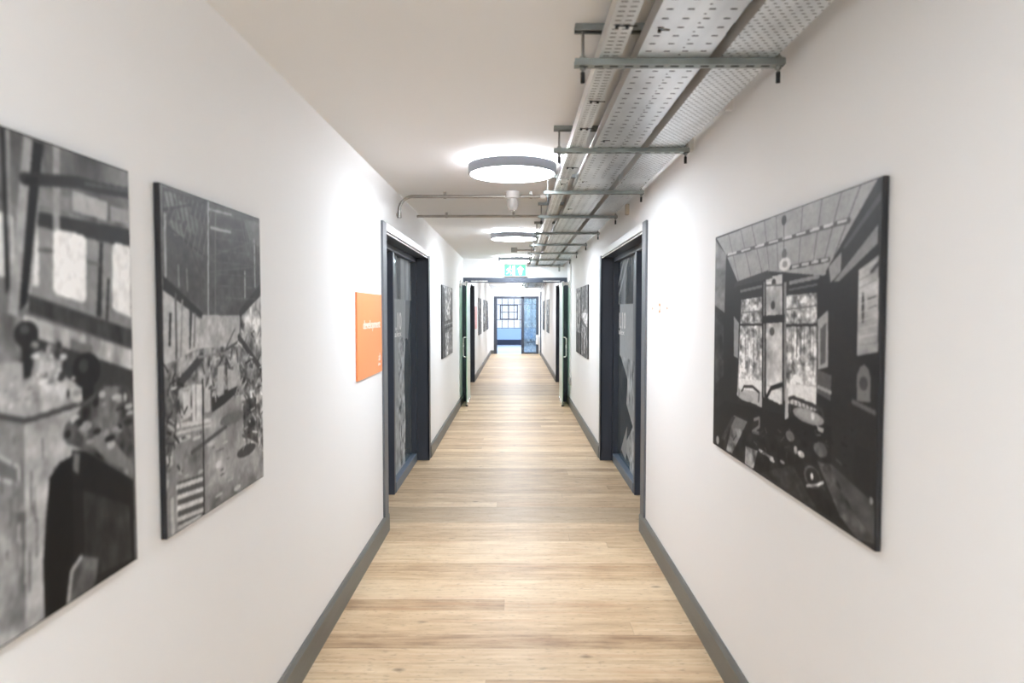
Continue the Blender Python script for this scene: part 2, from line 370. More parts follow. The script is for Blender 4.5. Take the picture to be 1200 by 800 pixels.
# ---------------------------------------------------------------- pictures painted as ink values on a fine mesh
PICS = {
'P1': [
 ('P',[(0.265,1.036),(1.107,1.039),(1.038,-0.115),(0.204,0.0)],0.42,0),
 ('P',[(0.366,1.03),(1.014,1.014),(1.006,0.868),(0.356,0.856)],0.36,0),
 ('N',[(0.366,1.03),(1.014,1.014),(1.001,0.807),(0.356,0.84)],14,7,0.45),
 ('P',[(0.702,0.915),(0.876,0.909),(0.873,0.864),(0.699,0.869)],0.66,0),
 ('P',[(0.893,0.903),(1.001,0.902),(1.0,0.867),(0.892,0.865)],0.58,0),
 ('P',[(0.566,0.897),(0.689,0.898),(0.679,0.863),(0.553,0.864)],0.5,0),
 ('P',[(0.536,0.851),(1.004,0.855),(1.001,0.802),(0.534,0.823)],0.17,0),
 ('P',[(0.527,0.822),(1.001,0.807),(0.999,0.578),(0.519,0.67)],0.52,0),
 ('N',[(0.527,0.822),(1.001,0.807),(0.999,0.578),(0.519,0.67)],18,10,0.12),
 ('L',[(0.635,1.0),(0.624,0.821)],0.022,0.58),
 ('P',[(0.61,0.813),(0.624,0.821),(0.744,0.82),(0.761,0.81),(0.752,0.673),(0.735,0.665),(0.617,0.682),(0.603,0.693)],0.93,0),
 ('P',[(0.897,0.806),(0.917,0.814),(1.001,0.812),(0.996,0.629),(0.907,0.646),(0.889,0.654)],0.93,0),
 ('P',[(0.521,0.818),(0.547,0.817),(0.544,0.697),(0.507,0.699)],0.88,0),
 ('P',[(0.356,0.84),(0.453,0.832),(0.452,0.711),(0.348,0.715)],0.84,0),
 ('P',[(0.829,0.81),(0.846,0.809),(0.828,0.63),(0.801,0.634)],0.16,0),
 ('P',[(0.865,0.726),(0.879,0.724),(0.863,0.621),(0.849,0.623)],0.2,0),
 ('L',[(0.548,0.773),(0.604,0.774)],0.008,0.35),
 ('L',[(0.761,0.76),(0.822,0.756)],0.008,0.38),
 ('P',[(0.503,0.997),(0.538,0.996),(0.459,0.632),(0.423,0.632)],0.6,0),
 ('P',[(0.556,0.951),(0.577,0.972),(0.513,0.67),(0.491,0.649)],0.62,0),
 ('P',[(0.538,0.995),(0.581,0.996),(0.496,0.661),(0.466,0.646)],0.1,0),
 ('P',[(0.42,0.999),(0.436,0.998),(0.436,0.694),(0.419,0.677)],0.13,0),
 ('P',[(0.439,0.999),(0.45,1.0),(0.444,0.685),(0.434,0.677)],0.55,0),
 ('L',[(0.5,0.912),(0.722,0.936),(0.806,0.936),(1.01,0.947)],0.026,0.15),
 ('L',[(0.764,0.938),(1.01,0.953)],0.008,0.3),
 ('P',[(0.501,0.917),(0.554,0.924),(0.553,0.909),(0.5,0.898)],0.08,0),
 ('P',[(0.503,0.68),(1.0,0.598),(0.997,0.55),(0.501,0.643)],0.2,0),
 ('N',[(0.503,0.68),(1.0,0.598),(0.997,0.55),(0.501,0.643)],26,8,0.5),
 ('P',[(0.484,0.638),(0.997,0.545),(0.999,0.493),(0.476,0.598)],0.68,0),
 ('N',[(0.484,0.638),(0.997,0.545),(0.999,0.493),(0.476,0.598)],20,8,0.45),
 ('P',[(0.671,0.585),(0.775,0.565),(0.774,0.535),(0.67,0.559)],0.4,0),
 ('P',[(0.476,0.601),(0.999,0.493),(0.997,0.369),(0.453,0.518)],0.2,0),
 ('P',[(0.345,0.652),(0.474,0.632),(0.47,0.55),(0.338,0.541)],0.4,0),
 ('N',[(0.345,0.652),(0.49,0.632),(0.469,0.534),(0.338,0.526)],20,12,0.5),
 ('P',[(0.338,0.545),(0.47,0.544),(0.516,0.513),(0.45,0.484),(0.335,0.479)],0.62,0),
 ('P',[(0.333,0.47),(0.392,0.493),(0.517,0.52),(0.64,0.504),(0.728,0.469),(0.722,0.436),(0.587,0.424),(0.479,0.427),(0.332,0.45)],0.66,0),
 ('N',[(0.335,0.479),(0.517,0.52),(0.728,0.469),(0.722,0.436),(0.479,0.427)],26,20,0.4),
 ('P',[(0.503,0.517),(0.526,0.562),(0.581,0.571),(0.608,0.544),(0.637,0.538),(0.62,0.495),(0.548,0.493)],0.6,0),
 ('N',[(0.487,0.584),(0.652,0.541),(0.627,0.487),(0.496,0.497)],30,24,0.7),
 ('P',[(0.472,0.581),(0.513,0.58),(0.503,0.511),(0.474,0.51)],0.13,0),
 ('E',(0.491,0.599),(0.047,0.028),0.14),
 ('E',(0.483,0.609),(0.018,0.01),0.28),
 ('P',[(0.719,0.48),(0.779,0.474),(0.766,0.42),(0.721,0.433)],0.1,0),
 ('E',(0.746,0.509),(0.069,0.042),0.11),
 ('E',(0.731,0.521),(0.024,0.016),0.22),
 ('P',[(0.332,0.45),(0.479,0.423),(0.721,0.433),(0.694,0.307),(0.58,0.312),(0.54,-0.02),(0.306,-0.002)],0.62,0),  # unseen fill light, added to brighten the far room
 ('N',[(0.332,0.45),(0.479,0.423),(0.721,0.433),(0.694,0.307),(0.58,0.312),(0.54,-0.02),(0.306,-0.002)],12,18,0.28),
 ('P',[(0.332,0.45),(0.472,0.423),(0.453,-0.006),(0.306,-0.002)],0.5,0),
 ('N',[(0.322,0.273),(0.467,0.241),(0.453,-0.006),(0.306,-0.002)],14,14,0.5),
 ('L',[(0.36,0.45),(0.479,0.424),(0.725,0.436)],0.012,0.25),
 ('P',[(0.564,0.293),(0.61,0.318),(0.695,0.327),(0.741,0.261),(0.708,-0.01),(0.526,-0.006),(0.527,0.12),(0.547,0.223)],0.06,0),
 ('P',[(0.329,0.397),(0.452,0.336),(0.452,0.294),(0.326,0.337)],0.7,0),
 ('P',[(0.329,0.387),(0.442,0.331),(0.44,0.307),(0.326,0.346)],0.4,0),
 ('P',[(0.624,0.371),(0.637,0.396),(0.692,0.416),(0.734,0.439),(0.832,0.466),(0.966,0.455),(0.999,0.413),(0.993,0.21),(0.856,0.264),(0.728,0.326),(0.641,0.354)],0.32,0),
 ('L',[(0.413,0.276),(0.41,0.226)],0.0049,0.34),
 ('L',[(0.464,0.164),(0.46,0.115)],0.0036,0.66),
 ('L',[(0.444,0.188),(0.44,0.135)],0.0035,0.66),
 ('L',[(0.395,0.178),(0.393,0.164)],0.0053,0.34),
 ('L',[(0.493,0.246),(0.491,0.23)],0.0056,0.4),
 ('L',[(0.462,0.161),(0.457,0.098)],0.0043,0.66),
 ('L',[(0.503,0.285),(0.501,0.214)],0.0033,0.34),
 ('L',[(0.457,0.345),(0.454,0.282)],0.0056,0.4),
 ('L',[(0.457,0.31),(0.453,0.26)],0.0048,0.4),
 ('L',[(0.476,0.154),(0.473,0.077)],0.005,0.34),
 ('L',[(0.489,0.32),(0.486,0.27)],0.0033,0.66),
 ('L',[(0.405,0.2),(0.403,0.169)],0.0032,0.66),
 ('L',[(0.54,0.38),(0.54,0.338)],0.0035,0.4),
 ('L',[(0.444,0.304),(0.439,0.253)],0.0053,0.4),
 ('L',[(0.491,0.319),(0.489,0.241)],0.0045,0.34),
 ('L',[(0.432,0.398),(0.432,0.383)],0.0036,0.4),
 ('L',[(0.426,0.349),(0.423,0.274)],0.004,0.4),
 ('L',[(0.521,0.152),(0.519,0.107)],0.0046,0.66),
 ('L',[(0.51,0.216),(0.503,0.139)],0.0054,0.4),
 ('L',[(0.44,0.221),(0.436,0.189)],0.0059,0.66),
 ('L',[(0.426,0.328),(0.423,0.253)],0.0039,0.4),
 ('L',[(0.47,0.239),(0.464,0.186)],0.0044,0.66),
 ('L',[(0.52,0.235),(0.516,0.189)],0.0048,0.66),
 ('L',[(0.385,0.328),(0.383,0.297)],0.0048,0.34),
 ('L',[(0.436,0.333),(0.432,0.283)],0.0039,0.4),
 ('L',[(0.389,0.209),(0.389,0.153)],0.0034,0.66),
 ('E',(0.527,0.514),(0.008,0.004),0.82),
 ('E',(0.593,0.566),(0.013,0.009),0.35),
 ('E',(0.558,0.507),(0.008,0.005),0.35),
 ('E',(0.627,0.535),(0.009,0.003),0.55),
 ('E',(0.638,0.546),(0.016,0.007),0.75),
 ('E',(0.544,0.511),(0.007,0.007),0.55),
 ('E',(0.517,0.553),(0.014,0.004),0.75),
 ('E',(0.59,0.55),(0.012,0.003),0.82),
 ('E',(0.521,0.576),(0.016,0.008),0.55),
 ('E',(0.557,0.5),(0.016,0.004),0.82),
 ('E',(0.618,0.518),(0.013,0.005),0.75),
 ('E',(0.625,0.502),(0.017,0.009),0.2),
 ('E',(0.617,0.569),(0.017,0.007),0.35),
 ('E',(0.627,0.499),(0.013,0.003),0.2),
 ('E',(0.523,0.553),(0.013,0.006),0.82),
 ('E',(0.503,0.506),(0.007,0.004),0.55),
 ('E',(0.564,0.513),(0.009,0.004),0.55),
 ('E',(0.628,0.562),(0.009,0.005),0.35),
 ('E',(0.62,0.571),(0.014,0.009),0.2),
 ('E',(0.608,0.552),(0.014,0.006),0.2),
 ('E',(0.563,0.513),(0.005,0.003),0.35),
 ('E',(0.506,0.572),(0.011,0.003),0.2),
 ('E',(0.571,0.535),(0.007,0.003),0.82),
 ('E',(0.59,0.527),(0.01,0.005),0.75),
 ('E',(0.56,0.565),(0.006,0.007),0.2),
 ('E',(0.58,0.57),(0.011,0.007),0.55),
 ('N',[(0.624,0.371),(0.692,0.416),(0.832,0.466),(0.966,0.455),(0.993,0.21),(0.728,0.326)],18,16,0.9),
 ('E',(0.731,0.381),(0.033,0.012),0.6),
 ('P',[(0.698,0.376),(0.86,0.339),(0.99,0.248),(0.989,0.226),(0.835,0.285)],0.45,0),
 ('P',[(0.664,0.336),(0.728,0.324),(0.987,0.209),(0.984,-0.012),(0.66,0.002)],0.09,0),
 ('P',[(0.714,0.236),(0.957,0.15),(0.964,0.009),(0.709,0.026)],0.17,0),
 ('N',[(0.714,0.236),(0.957,0.15),(0.964,0.009),(0.709,0.026)],20,16,0.4),
 ('P',[(0.671,0.331),(0.702,0.322),(0.692,0.278),(0.668,0.289)],0.4,0),
 ('P',[(0.648,0.077),(0.697,0.088),(0.781,0.06),(0.759,-0.001),(0.628,0.0)],0.3,0),
 ('N',[(0.648,0.077),(0.697,0.088),(0.781,0.06),(0.759,-0.001),(0.628,0.0)],20,16,0.6),
 ('L',[(0.628,0.0),(0.648,0.067),(0.692,0.086)],0.012,0.6),
 ('E',(0.755,0.355),(0.019,0.007),0.3),
 ('E',(0.84,0.35),(0.014,0.012),0.55),
 ('E',(0.786,0.43),(0.017,0.009),0.1),
 ('E',(0.91,0.42),(0.01,0.003),0.3),
 ('E',(0.752,0.343),(0.022,0.005),0.55),
 ('E',(0.862,0.32),(0.023,0.011),0.7),
 ('E',(0.903,0.355),(0.023,0.009),0.1),
 ('E',(0.91,0.347),(0.018,0.005),0.55),
 ('E',(0.654,0.463),(0.007,0.01),0.16),
 ('E',(0.916,0.402),(0.026,0.003),0.1),
 ('E',(0.856,0.336),(0.028,0.008),0.1),
 ('E',(0.647,0.374),(0.015,0.009),0.1),
 ('E',(0.821,0.447),(0.018,0.009),0.7),
 ('E',(0.695,0.462),(0.023,0.008),0.55),
 ('E',(0.836,0.351),(0.015,0.006),0.55),
 ('E',(0.962,0.365),(0.029,0.007),0.16),
 ('E',(0.976,0.385),(0.024,0.005),0.7),
 ('E',(0.889,0.355),(0.019,0.008),0.55),
 ('E',(0.949,0.428),(0.009,0.011),0.7),
 ('E',(0.966,0.36),(0.027,0.005),0.16),
 ('E',(0.682,0.404),(0.022,0.01),0.7),
 ('E',(0.969,0.403),(0.024,0.007),0.7),
 ('E',(0.829,0.422),(0.011,0.004),0.55),
 ('E',(0.912,0.423),(0.02,0.006),0.55),
 ('E',(0.9,0.433),(0.029,0.007),0.7),
 ('E',(0.699,0.393),(0.022,0.009),0.1),
 ('E',(0.789,0.362),(0.023,0.007),0.1),
 ('E',(0.789,0.432),(0.012,0.009),0.1),
 ('E',(0.966,0.318),(0.014,0.005),0.3),
 ('E',(0.678,0.39),(0.018,0.004),0.3),
 ('E',(0.446,0.515),(0.008,0.002),0.45),
 ('E',(0.52,0.462),(0.009,0.003),0.45),
 ('E',(0.43,0.501),(0.008,0.003),0.8),
 ('E',(0.407,0.491),(0.008,0.003),0.5),
 ('E',(0.607,0.506),(0.009,0.003),0.8),
 ('E',(0.493,0.488),(0.008,0.003),0.45),
 ('E',(0.456,0.478),(0.008,0.002),0.8),
 ('E',(0.511,0.476),(0.008,0.003),0.45),
 ('E',(0.681,0.496),(0.01,0.003),0.8),
 ('E',(0.426,0.461),(0.008,0.003),0.8),
 ('E',(0.422,0.457),(0.007,0.003),0.8),
 ('E',(0.605,0.48),(0.009,0.003),0.8),
 ('E',(0.481,0.469),(0.008,0.002),0.5),
 ('E',(0.701,0.437),(0.01,0.003),0.45),
 ('N',[(0.265,1.036),(1.107,1.039),(1.038,-0.115),(0.204,0.0)],30,34,0.1),
],
'P2': [
 ('P',[(-0.033,1.026),(1.201,1.076),(1.128,-0.17),(-0.095,-0.017)],0.42,0),
 ('P',[(0.019,0.996),(1.046,1.007),(1.042,0.743),(0.723,0.622),(0.308,0.63),(0.003,0.736)],0.3,0),
 ('N',[(0.019,0.996),(1.046,1.007),(1.042,0.743),(0.723,0.622),(0.308,0.63),(0.003,0.736)],10,22,0.25),
 ('P',[(0.03,0.984),(0.12,0.986),(0.132,0.948),(0.04,0.937)],0.46,0),
 ('P',[(0.106,0.969),(0.238,0.97),(0.221,0.917),(0.116,0.912)],0.45,0),
 ('P',[(0.064,0.909),(0.163,0.901),(0.189,0.864),(0.1,0.864)],0.42,0),
 ('P',[(0.236,0.939),(0.309,0.931),(0.292,0.877),(0.191,0.889)],0.4,0),
 ('P',[(0.787,0.982),(1.02,0.983),(1.014,0.89),(0.857,0.911)],0.4,0),
 ('L',[(0.021,0.931),(0.377,0.991)],0.006,0.2),
 ('L',[(0.019,0.893),(0.367,0.819)],0.006,0.22),
 ('L',[(0.087,0.991),(0.345,0.737)],0.005,0.24),
 ('L',[(0.39,0.82),(1.017,0.923)],0.004,0.36),
 ('L',[(0.387,0.771),(0.94,0.814)],0.004,0.36),
 ('L',[(0.405,0.995),(0.378,0.515)],0.01,0.62),
 ('L',[(0.474,0.964),(0.45,0.546)],0.007,0.42),
 ('L',[(0.415,0.974),(0.646,0.98)],0.008,0.55),
 ('L',[(0.428,0.916),(0.633,0.919)],0.009,0.6),
 ('L',[(0.924,0.916),(0.924,0.739)],0.01,0.62),
 ('L',[(0.795,0.788),(0.791,0.696)],0.01,0.62),
 ('L',[(0.033,0.918),(0.029,0.746)],0.012,0.62),
 ('L',[(0.129,0.78),(0.132,0.718)],0.008,0.5),
 ('L',[(0.198,0.77),(0.201,0.707)],0.008,0.5),
 ('P',[(0.308,0.633),(0.725,0.631),(0.695,0.483),(0.284,0.487)],0.66,0),
 ('N',[(0.308,0.633),(0.725,0.631),(0.695,0.483),(0.284,0.487)],12,14,0.22),
 ('P',[(0.009,0.707),(0.307,0.619),(0.285,0.519),(0.096,0.459),(0.001,0.484)],0.7,0),
 ('P',[(0.01,0.746),(0.332,0.64),(0.322,0.622),(0.007,0.705)],0.17,0),
 ('P',[(0.212,0.651),(0.241,0.646),(0.219,0.533),(0.205,0.528)],0.25,0),
 ('P',[(0.049,0.641),(0.07,0.641),(0.056,0.544),(0.039,0.545)],0.18,0),
 ('L',[(0.103,0.693),(0.099,0.496)],0.012,0.35),
 ('L',[(0.156,0.677),(0.133,0.506)],0.01,0.55),
 ('L',[(0.262,0.635),(0.249,0.539)],0.012,0.45),
 ('P',[(0.723,0.624),(1.029,0.726),(1.032,0.36),(0.738,0.512)],0.62,0),
 ('N',[(0.723,0.624),(1.029,0.726),(1.032,0.36),(0.738,0.512)],14,22,0.9),
 ('P',[(1.032,0.766),(0.715,0.646),(0.723,0.622),(1.042,0.719)],0.2,0),
 ('P',[(0.007,0.494),(0.287,0.53),(0.728,0.521),(1.034,0.393),(1.023,-0.011),(-0.034,-0.01)],0.5,0),
 ('N',[(0.007,0.494),(0.287,0.53),(0.728,0.521),(1.034,0.393),(1.021,0.191),(-0.006,0.273)],22,26,0.8),
 ('P',[(0.087,0.311),(0.34,0.36),(0.749,0.345),(1.03,0.123),(1.021,-0.017),(0.063,0.011)],0.54,0),
 ('N',[(0.087,0.311),(0.34,0.36),(0.749,0.345),(1.03,0.123),(1.021,-0.017),(0.063,0.011)],6,10,0.45),
 ('L',[(0.0,0.369),(0.107,0.428),(0.315,0.502)],0.03,0.24),
 ('L',[(0.709,0.552),(1.034,0.399)],0.026,0.22),
 ('L',[(0.534,0.509),(0.699,0.537)],0.01,0.3),
 ('L',[(0.426,0.435),(0.662,0.583)],0.008,0.35),
 ('L',[(0.285,0.503),(0.706,0.501)],0.01,0.5),
 ('P',[(0.142,0.415),(0.205,0.419),(0.208,0.327),(0.149,0.322)],0.78,0),
 ('P',[(0.221,0.421),(0.311,0.416),(0.304,0.304),(0.221,0.309)],0.82,0),
 ('P',[(0.334,0.415),(0.391,0.404),(0.385,0.322),(0.33,0.323)],0.72,0),
 ('L',[(0.256,0.416),(0.251,0.311)],0.006,0.45),
 ('P',[(0.397,0.365),(0.66,0.388),(0.698,0.362),(0.524,0.33),(0.401,0.315)],0.16,0),
 ('P',[(0.47,0.461),(0.533,0.463),(0.527,0.365),(0.464,0.359)],0.68,0),
 ('P',[(0.569,0.449),(0.692,0.429),(0.679,0.381),(0.573,0.372)],0.66,0),
 ('P',[(0.0,0.465),(0.074,0.435),(0.103,0.359),(0.079,0.286),(-0.004,0.178)],0.3,0),
 ('N',[(0.0,0.465),(0.106,0.407),(0.079,0.286),(-0.01,0.082)],18,26,0.9),
 ('L',[(0.095,0.31),(0.384,0.293)],0.014,0.78),
 ('L',[(0.093,0.289),(0.383,0.276)],0.01,0.72),
 ('L',[(0.085,0.266),(0.196,0.265)],0.012,0.75),
 ('L',[(0.208,0.214),(0.547,0.252)],0.014,0.3),
 ('P',[(0.736,0.321),(0.911,0.32),(0.936,0.137),(0.749,0.189)],0.3,0),
 ('N',[(0.722,0.415),(1.032,0.36),(1.016,0.091),(0.729,0.183)],20,30,1.0),
 ('E',(0.778,0.135),(0.117,0.021),0.25),
 ('E',(0.615,0.273),(0.134,0.021),0.4),
 ('P',[(0.085,0.146),(0.302,0.132),(0.309,0.0),(0.083,0.005)],0.3,0),
 ('L',[(0.083,0.131),(0.294,0.117)],0.014,0.78),
 ('L',[(0.089,0.1),(0.299,0.084)],0.014,0.78),
 ('L',[(0.086,0.068),(0.305,0.05)],0.016,0.8),
 ('L',[(0.085,0.035),(0.302,0.018)],0.014,0.75),
 ('L',[(0.09,0.01),(0.278,0.002)],0.012,0.72),
 ('L',[(0.319,0.429),(0.309,-0.005)],0.01,0.15),
 ('P',[(0.021,0.185),(0.067,0.189),(0.066,0.065),(0.017,0.014)],0.5,0),
 ('L',[(0.042,0.1),(0.043,0.009)],0.02,0.7),
 ('E',(0.46,0.135),(0.034,0.012),0.78),
 ('E',(0.388,0.217),(0.042,0.007),0.72),
 ('E',(0.658,0.019),(0.039,0.009),0.72),
 ('L',[(0.024,0.987),(0.076,0.894)],0.006,0.25),
 ('L',[(0.115,0.985),(0.032,0.903)],0.005,0.42),
 ('L',[(0.059,0.987),(0.112,0.884)],0.006,0.25),
 ('L',[(0.15,0.984),(0.066,0.893)],0.005,0.42),
 ('L',[(0.095,0.987),(0.148,0.876)],0.006,0.25),
 ('L',[(0.189,0.984),(0.102,0.881)],0.005,0.42),
 ('L',[(0.13,0.987),(0.185,0.866)],0.006,0.25),
 ('L',[(0.228,0.984),(0.138,0.869)],0.005,0.42),
 ('L',[(0.168,0.987),(0.223,0.856)],0.006,0.25),
 ('L',[(0.268,0.984),(0.175,0.857)],0.005,0.42),
 ('L',[(0.206,0.986),(0.264,0.847)],0.006,0.25),
 ('L',[(0.309,0.983),(0.212,0.846)],0.005,0.42),
 ('L',[(0.246,0.986),(0.305,0.836)],0.006,0.25),
 ('L',[(0.352,0.983),(0.252,0.833)],0.005,0.42),
 ('L',[(0.287,0.986),(0.347,0.826)],0.006,0.25),
 ('L',[(0.395,0.983),(0.292,0.819)],0.005,0.42),
 ('L',[(0.328,0.986),(0.39,0.815)],0.006,0.25),
 ('L',[(0.441,0.983),(0.334,0.806)],0.005,0.42),
 ('L',[(0.457,0.963),(0.95,0.985)],0.003,0.36),
 ('L',[(0.454,0.923),(0.948,0.944)],0.003,0.36),
 ('L',[(0.453,0.885),(0.946,0.901)],0.003,0.36),
 ('L',[(0.45,0.846),(0.943,0.86)],0.003,0.36),
 ('L',[(0.447,0.807),(0.94,0.817)],0.003,0.36),
 ('L',[(0.446,0.768),(0.938,0.776)],0.003,0.36),
 ('L',[(0.443,0.73),(0.936,0.734)],0.003,0.36),
 ('L',[(0.441,0.69),(0.933,0.691)],0.003,0.36),
 ('L',[(0.764,0.959),(0.842,0.847)],0.005,0.4),
 ('L',[(0.802,0.959),(0.867,0.836)],0.005,0.4),
 ('L',[(0.84,0.96),(0.894,0.824)],0.005,0.4),
 ('L',[(0.88,0.96),(0.92,0.813)],0.005,0.4),
 ('L',[(0.92,0.961),(0.947,0.802)],0.005,0.4),
 ('L',[(0.96,0.961),(0.973,0.789)],0.005,0.4),
 ('L',[(1.003,0.962),(1.001,0.778)],0.005,0.4),
 ('L',[(0.096,0.171),(0.122,0.164)],0.0048,0.75),
 ('L',[(0.077,0.461),(0.062,0.446)],0.0092,0.2),
 ('L',[(0.016,0.207),(0.039,0.23)],0.0105,0.2),
 ('L',[(0.128,0.268),(0.152,0.27)],0.0061,0.2),
 ('L',[(0.066,0.382),(0.04,0.414)],0.009,0.5),
 ('L',[(0.07,0.247),(0.063,0.264)],0.0067,0.2),
 ('L',[(0.004,0.329),(-0.016,0.314)],0.0065,0.62),
 ('L',[(0.135,0.331),(0.178,0.357)],0.0075,0.14),
 ('L',[(0.017,0.301),(0.042,0.294)],0.0104,0.14),
 ('L',[(0.029,0.423),(0.026,0.407)],0.0097,0.2),
 ('L',[(0.087,0.432),(0.085,0.454)],0.0077,0.5),
 ('L',[(0.016,0.215),(0.01,0.23)],0.0099,0.75),
 ('L',[(0.117,0.171),(0.112,0.169)],0.0081,0.75),
 ('L',[(0.135,0.254),(0.119,0.231)],0.0074,0.5),
 ('L',[(0.021,0.286),(-0.011,0.274)],0.0056,0.2),
 ('L',[(0.072,0.334),(0.047,0.335)],0.0043,0.5),
 ('L',[(0.123,0.171),(0.089,0.193)],0.0086,0.2),
 ('L',[(0.011,0.239),(0.032,0.266)],0.0065,0.2),
 ('L',[(0.069,0.322),(0.027,0.339)],0.0063,0.62),
 ('L',[(0.103,0.435),(0.149,0.424)],0.0105,0.14),
 ('L',[(0.106,0.368),(0.145,0.333)],0.01,0.75),
 ('L',[(0.102,0.407),(0.089,0.388)],0.0069,0.2),
 ('L',[(0.1,0.353),(0.106,0.383)],0.01,0.2),
 ('L',[(0.093,0.382),(0.096,0.364)],0.0068,0.2),
 ('L',[(0.07,0.468),(0.05,0.446)],0.0071,0.62),
 ('L',[(0.087,0.407),(0.043,0.432)],0.0095,0.2),
 ('L',[(0.12,0.305),(0.092,0.343)],0.0081,0.5),
 ('L',[(0.03,0.473),(-0.001,0.498)],0.0074,0.14),
 ('L',[(0.12,0.347),(0.109,0.381)],0.009,0.2),
 ('L',[(0.056,0.356),(0.013,0.33)],0.0055,0.14),
 ('L',[(0.057,0.421),(0.049,0.448)],0.0104,0.5),
 ('L',[(0.001,0.261),(-0.016,0.244)],0.0073,0.62),
 ('L',[(0.066,0.303),(0.024,0.32)],0.0109,0.62),
 ('L',[(0.007,0.273),(0.062,0.26)],0.004,0.14),
 ('L',[(0.103,0.471),(0.11,0.472)],0.0053,0.5),
 ('L',[(0.133,0.412),(0.193,0.407)],0.0096,0.62),
 ('L',[(0.142,0.464),(0.128,0.457)],0.0106,0.14),
 ('L',[(0.14,0.416),(0.138,0.416)],0.0078,0.5),
 ('L',[(0.086,0.184),(0.057,0.172)],0.0091,0.5),
 ('L',[(0.054,0.423),(0.092,0.424)],0.0071,0.75),
 ('L',[(0.04,0.226),(0.046,0.207)],0.0104,0.75),
 ('L',[(0.143,0.462),(0.113,0.446)],0.0098,0.14),
 ('L',[(0.103,0.262),(0.067,0.285)],0.0099,0.14),
 ('L',[(0.117,0.197),(0.116,0.168)],0.0091,0.62),
 ('L',[(0.152,0.474),(0.123,0.455)],0.0104,0.62),
 ('L',[(0.086,0.444),(0.047,0.437)],0.0057,0.14),
 ('L',[(0.989,0.146),(0.946,0.117)],0.0047,0.3),
 ('L',[(1.006,0.509),(1.02,0.514)],0.0087,0.78),
 ('L',[(0.797,0.198),(0.835,0.196)],0.0077,0.12),
 ('L',[(0.966,0.564),(0.91,0.532)],0.0052,0.3),
 ('L',[(0.744,0.403),(0.716,0.383)],0.0077,0.68),
 ('L',[(0.924,0.187),(0.91,0.181)],0.0067,0.12),
 ('L',[(0.787,0.169),(0.787,0.178)],0.0047,0.12),
 ('L',[(0.841,0.268),(0.797,0.283)],0.0069,0.12),
 ('L',[(0.979,0.273),(0.966,0.254)],0.0044,0.78),
 ('L',[(0.782,0.455),(0.847,0.463)],0.0066,0.12),
 ('L',[(0.794,0.467),(0.83,0.486)],0.0053,0.78),
 ('L',[(0.841,0.276),(0.891,0.28)],0.0051,0.78),
 ('L',[(0.993,0.376),(1.036,0.379)],0.01,0.12),
 ('L',[(0.787,0.174),(0.758,0.206)],0.0083,0.3),
 ('L',[(0.871,0.591),(0.875,0.613)],0.0052,0.68),
 ('L',[(0.844,0.454),(0.877,0.435)],0.0057,0.12),
 ('L',[(0.831,0.181),(0.831,0.202)],0.0069,0.3),
 ('L',[(0.986,0.123),(1.043,0.124)],0.005,0.3),
 ('L',[(0.99,0.381),(1.064,0.396)],0.0097,0.3),
 ('L',[(0.798,0.4),(0.848,0.374)],0.0058,0.2),
 ('L',[(0.986,0.357),(0.928,0.353)],0.0049,0.12),
 ('L',[(0.778,0.598),(0.748,0.58)],0.0068,0.3),
 ('L',[(1.016,0.602),(0.981,0.637)],0.0066,0.3),
 ('L',[(0.954,0.318),(1.001,0.317)],0.0056,0.68),
 ('L',[(0.841,0.496),(0.794,0.502)],0.0078,0.2),
 ('L',[(0.971,0.213),(0.947,0.243)],0.0085,0.68),
 ('L',[(0.851,0.216),(0.864,0.231)],0.005,0.12),
 ('L',[(0.867,0.591),(0.911,0.594)],0.0071,0.78),
 ('L',[(0.867,0.44),(0.888,0.453)],0.0044,0.2),
 ('L',[(1.004,0.343),(0.999,0.353)],0.0067,0.3),
 ('L',[(0.831,0.156),(0.797,0.174)],0.0071,0.68),
 ('L',[(0.861,0.509),(0.862,0.503)],0.0056,0.3),
 ('L',[(0.878,0.352),(0.883,0.367)],0.0083,0.3),
 ('L',[(0.744,0.307),(0.734,0.306)],0.0094,0.68),
 ('L',[(0.761,0.185),(0.731,0.197)],0.009,0.3),
 ('L',[(0.741,0.521),(0.696,0.535)],0.0077,0.78),
 ('L',[(0.807,0.559),(0.781,0.527)],0.0045,0.2),
 ('L',[(0.987,0.247),(1.021,0.271)],0.0078,0.12),
 ('L',[(0.887,0.218),(0.832,0.24)],0.0098,0.12),
 ('L',[(0.825,0.145),(0.827,0.16)],0.0074,0.2),
 ('L',[(0.771,0.166),(0.734,0.144)],0.0051,0.68),
 ('L',[(0.904,0.301),(0.868,0.336)],0.0086,0.2),
 ('L',[(0.801,0.311),(0.764,0.338)],0.0071,0.2),
 ('L',[(0.871,0.434),(0.83,0.445)],0.0099,0.3),
 ('L',[(0.759,0.567),(0.741,0.576)],0.0096,0.78),
 ('L',[(0.749,0.532),(0.804,0.496)],0.0099,0.2),
 ('L',[(0.736,0.366),(0.788,0.388)],0.0091,0.68),
 ('L',[(0.731,0.461),(0.762,0.439)],0.0074,0.68),
 ('L',[(0.874,0.471),(0.838,0.477)],0.0063,0.78),
 ('L',[(0.794,0.263),(0.83,0.272)],0.0092,0.2),
 ('L',[(0.797,0.219),(0.759,0.217)],0.0043,0.78),
 ('L',[(0.98,0.563),(0.923,0.537)],0.0088,0.78),
 ('L',[(0.911,0.361),(0.953,0.387)],0.0072,0.68),
 ('L',[(0.807,0.338),(0.779,0.344)],0.0074,0.3),
 ('L',[(0.878,0.277),(0.917,0.256)],0.0061,0.3),
 ('L',[(0.785,0.154),(0.765,0.183)],0.007,0.3),
 ('L',[(0.933,0.497),(0.931,0.514)],0.0048,0.3),
 ('L',[(0.857,0.194),(0.923,0.183)],0.0066,0.78),
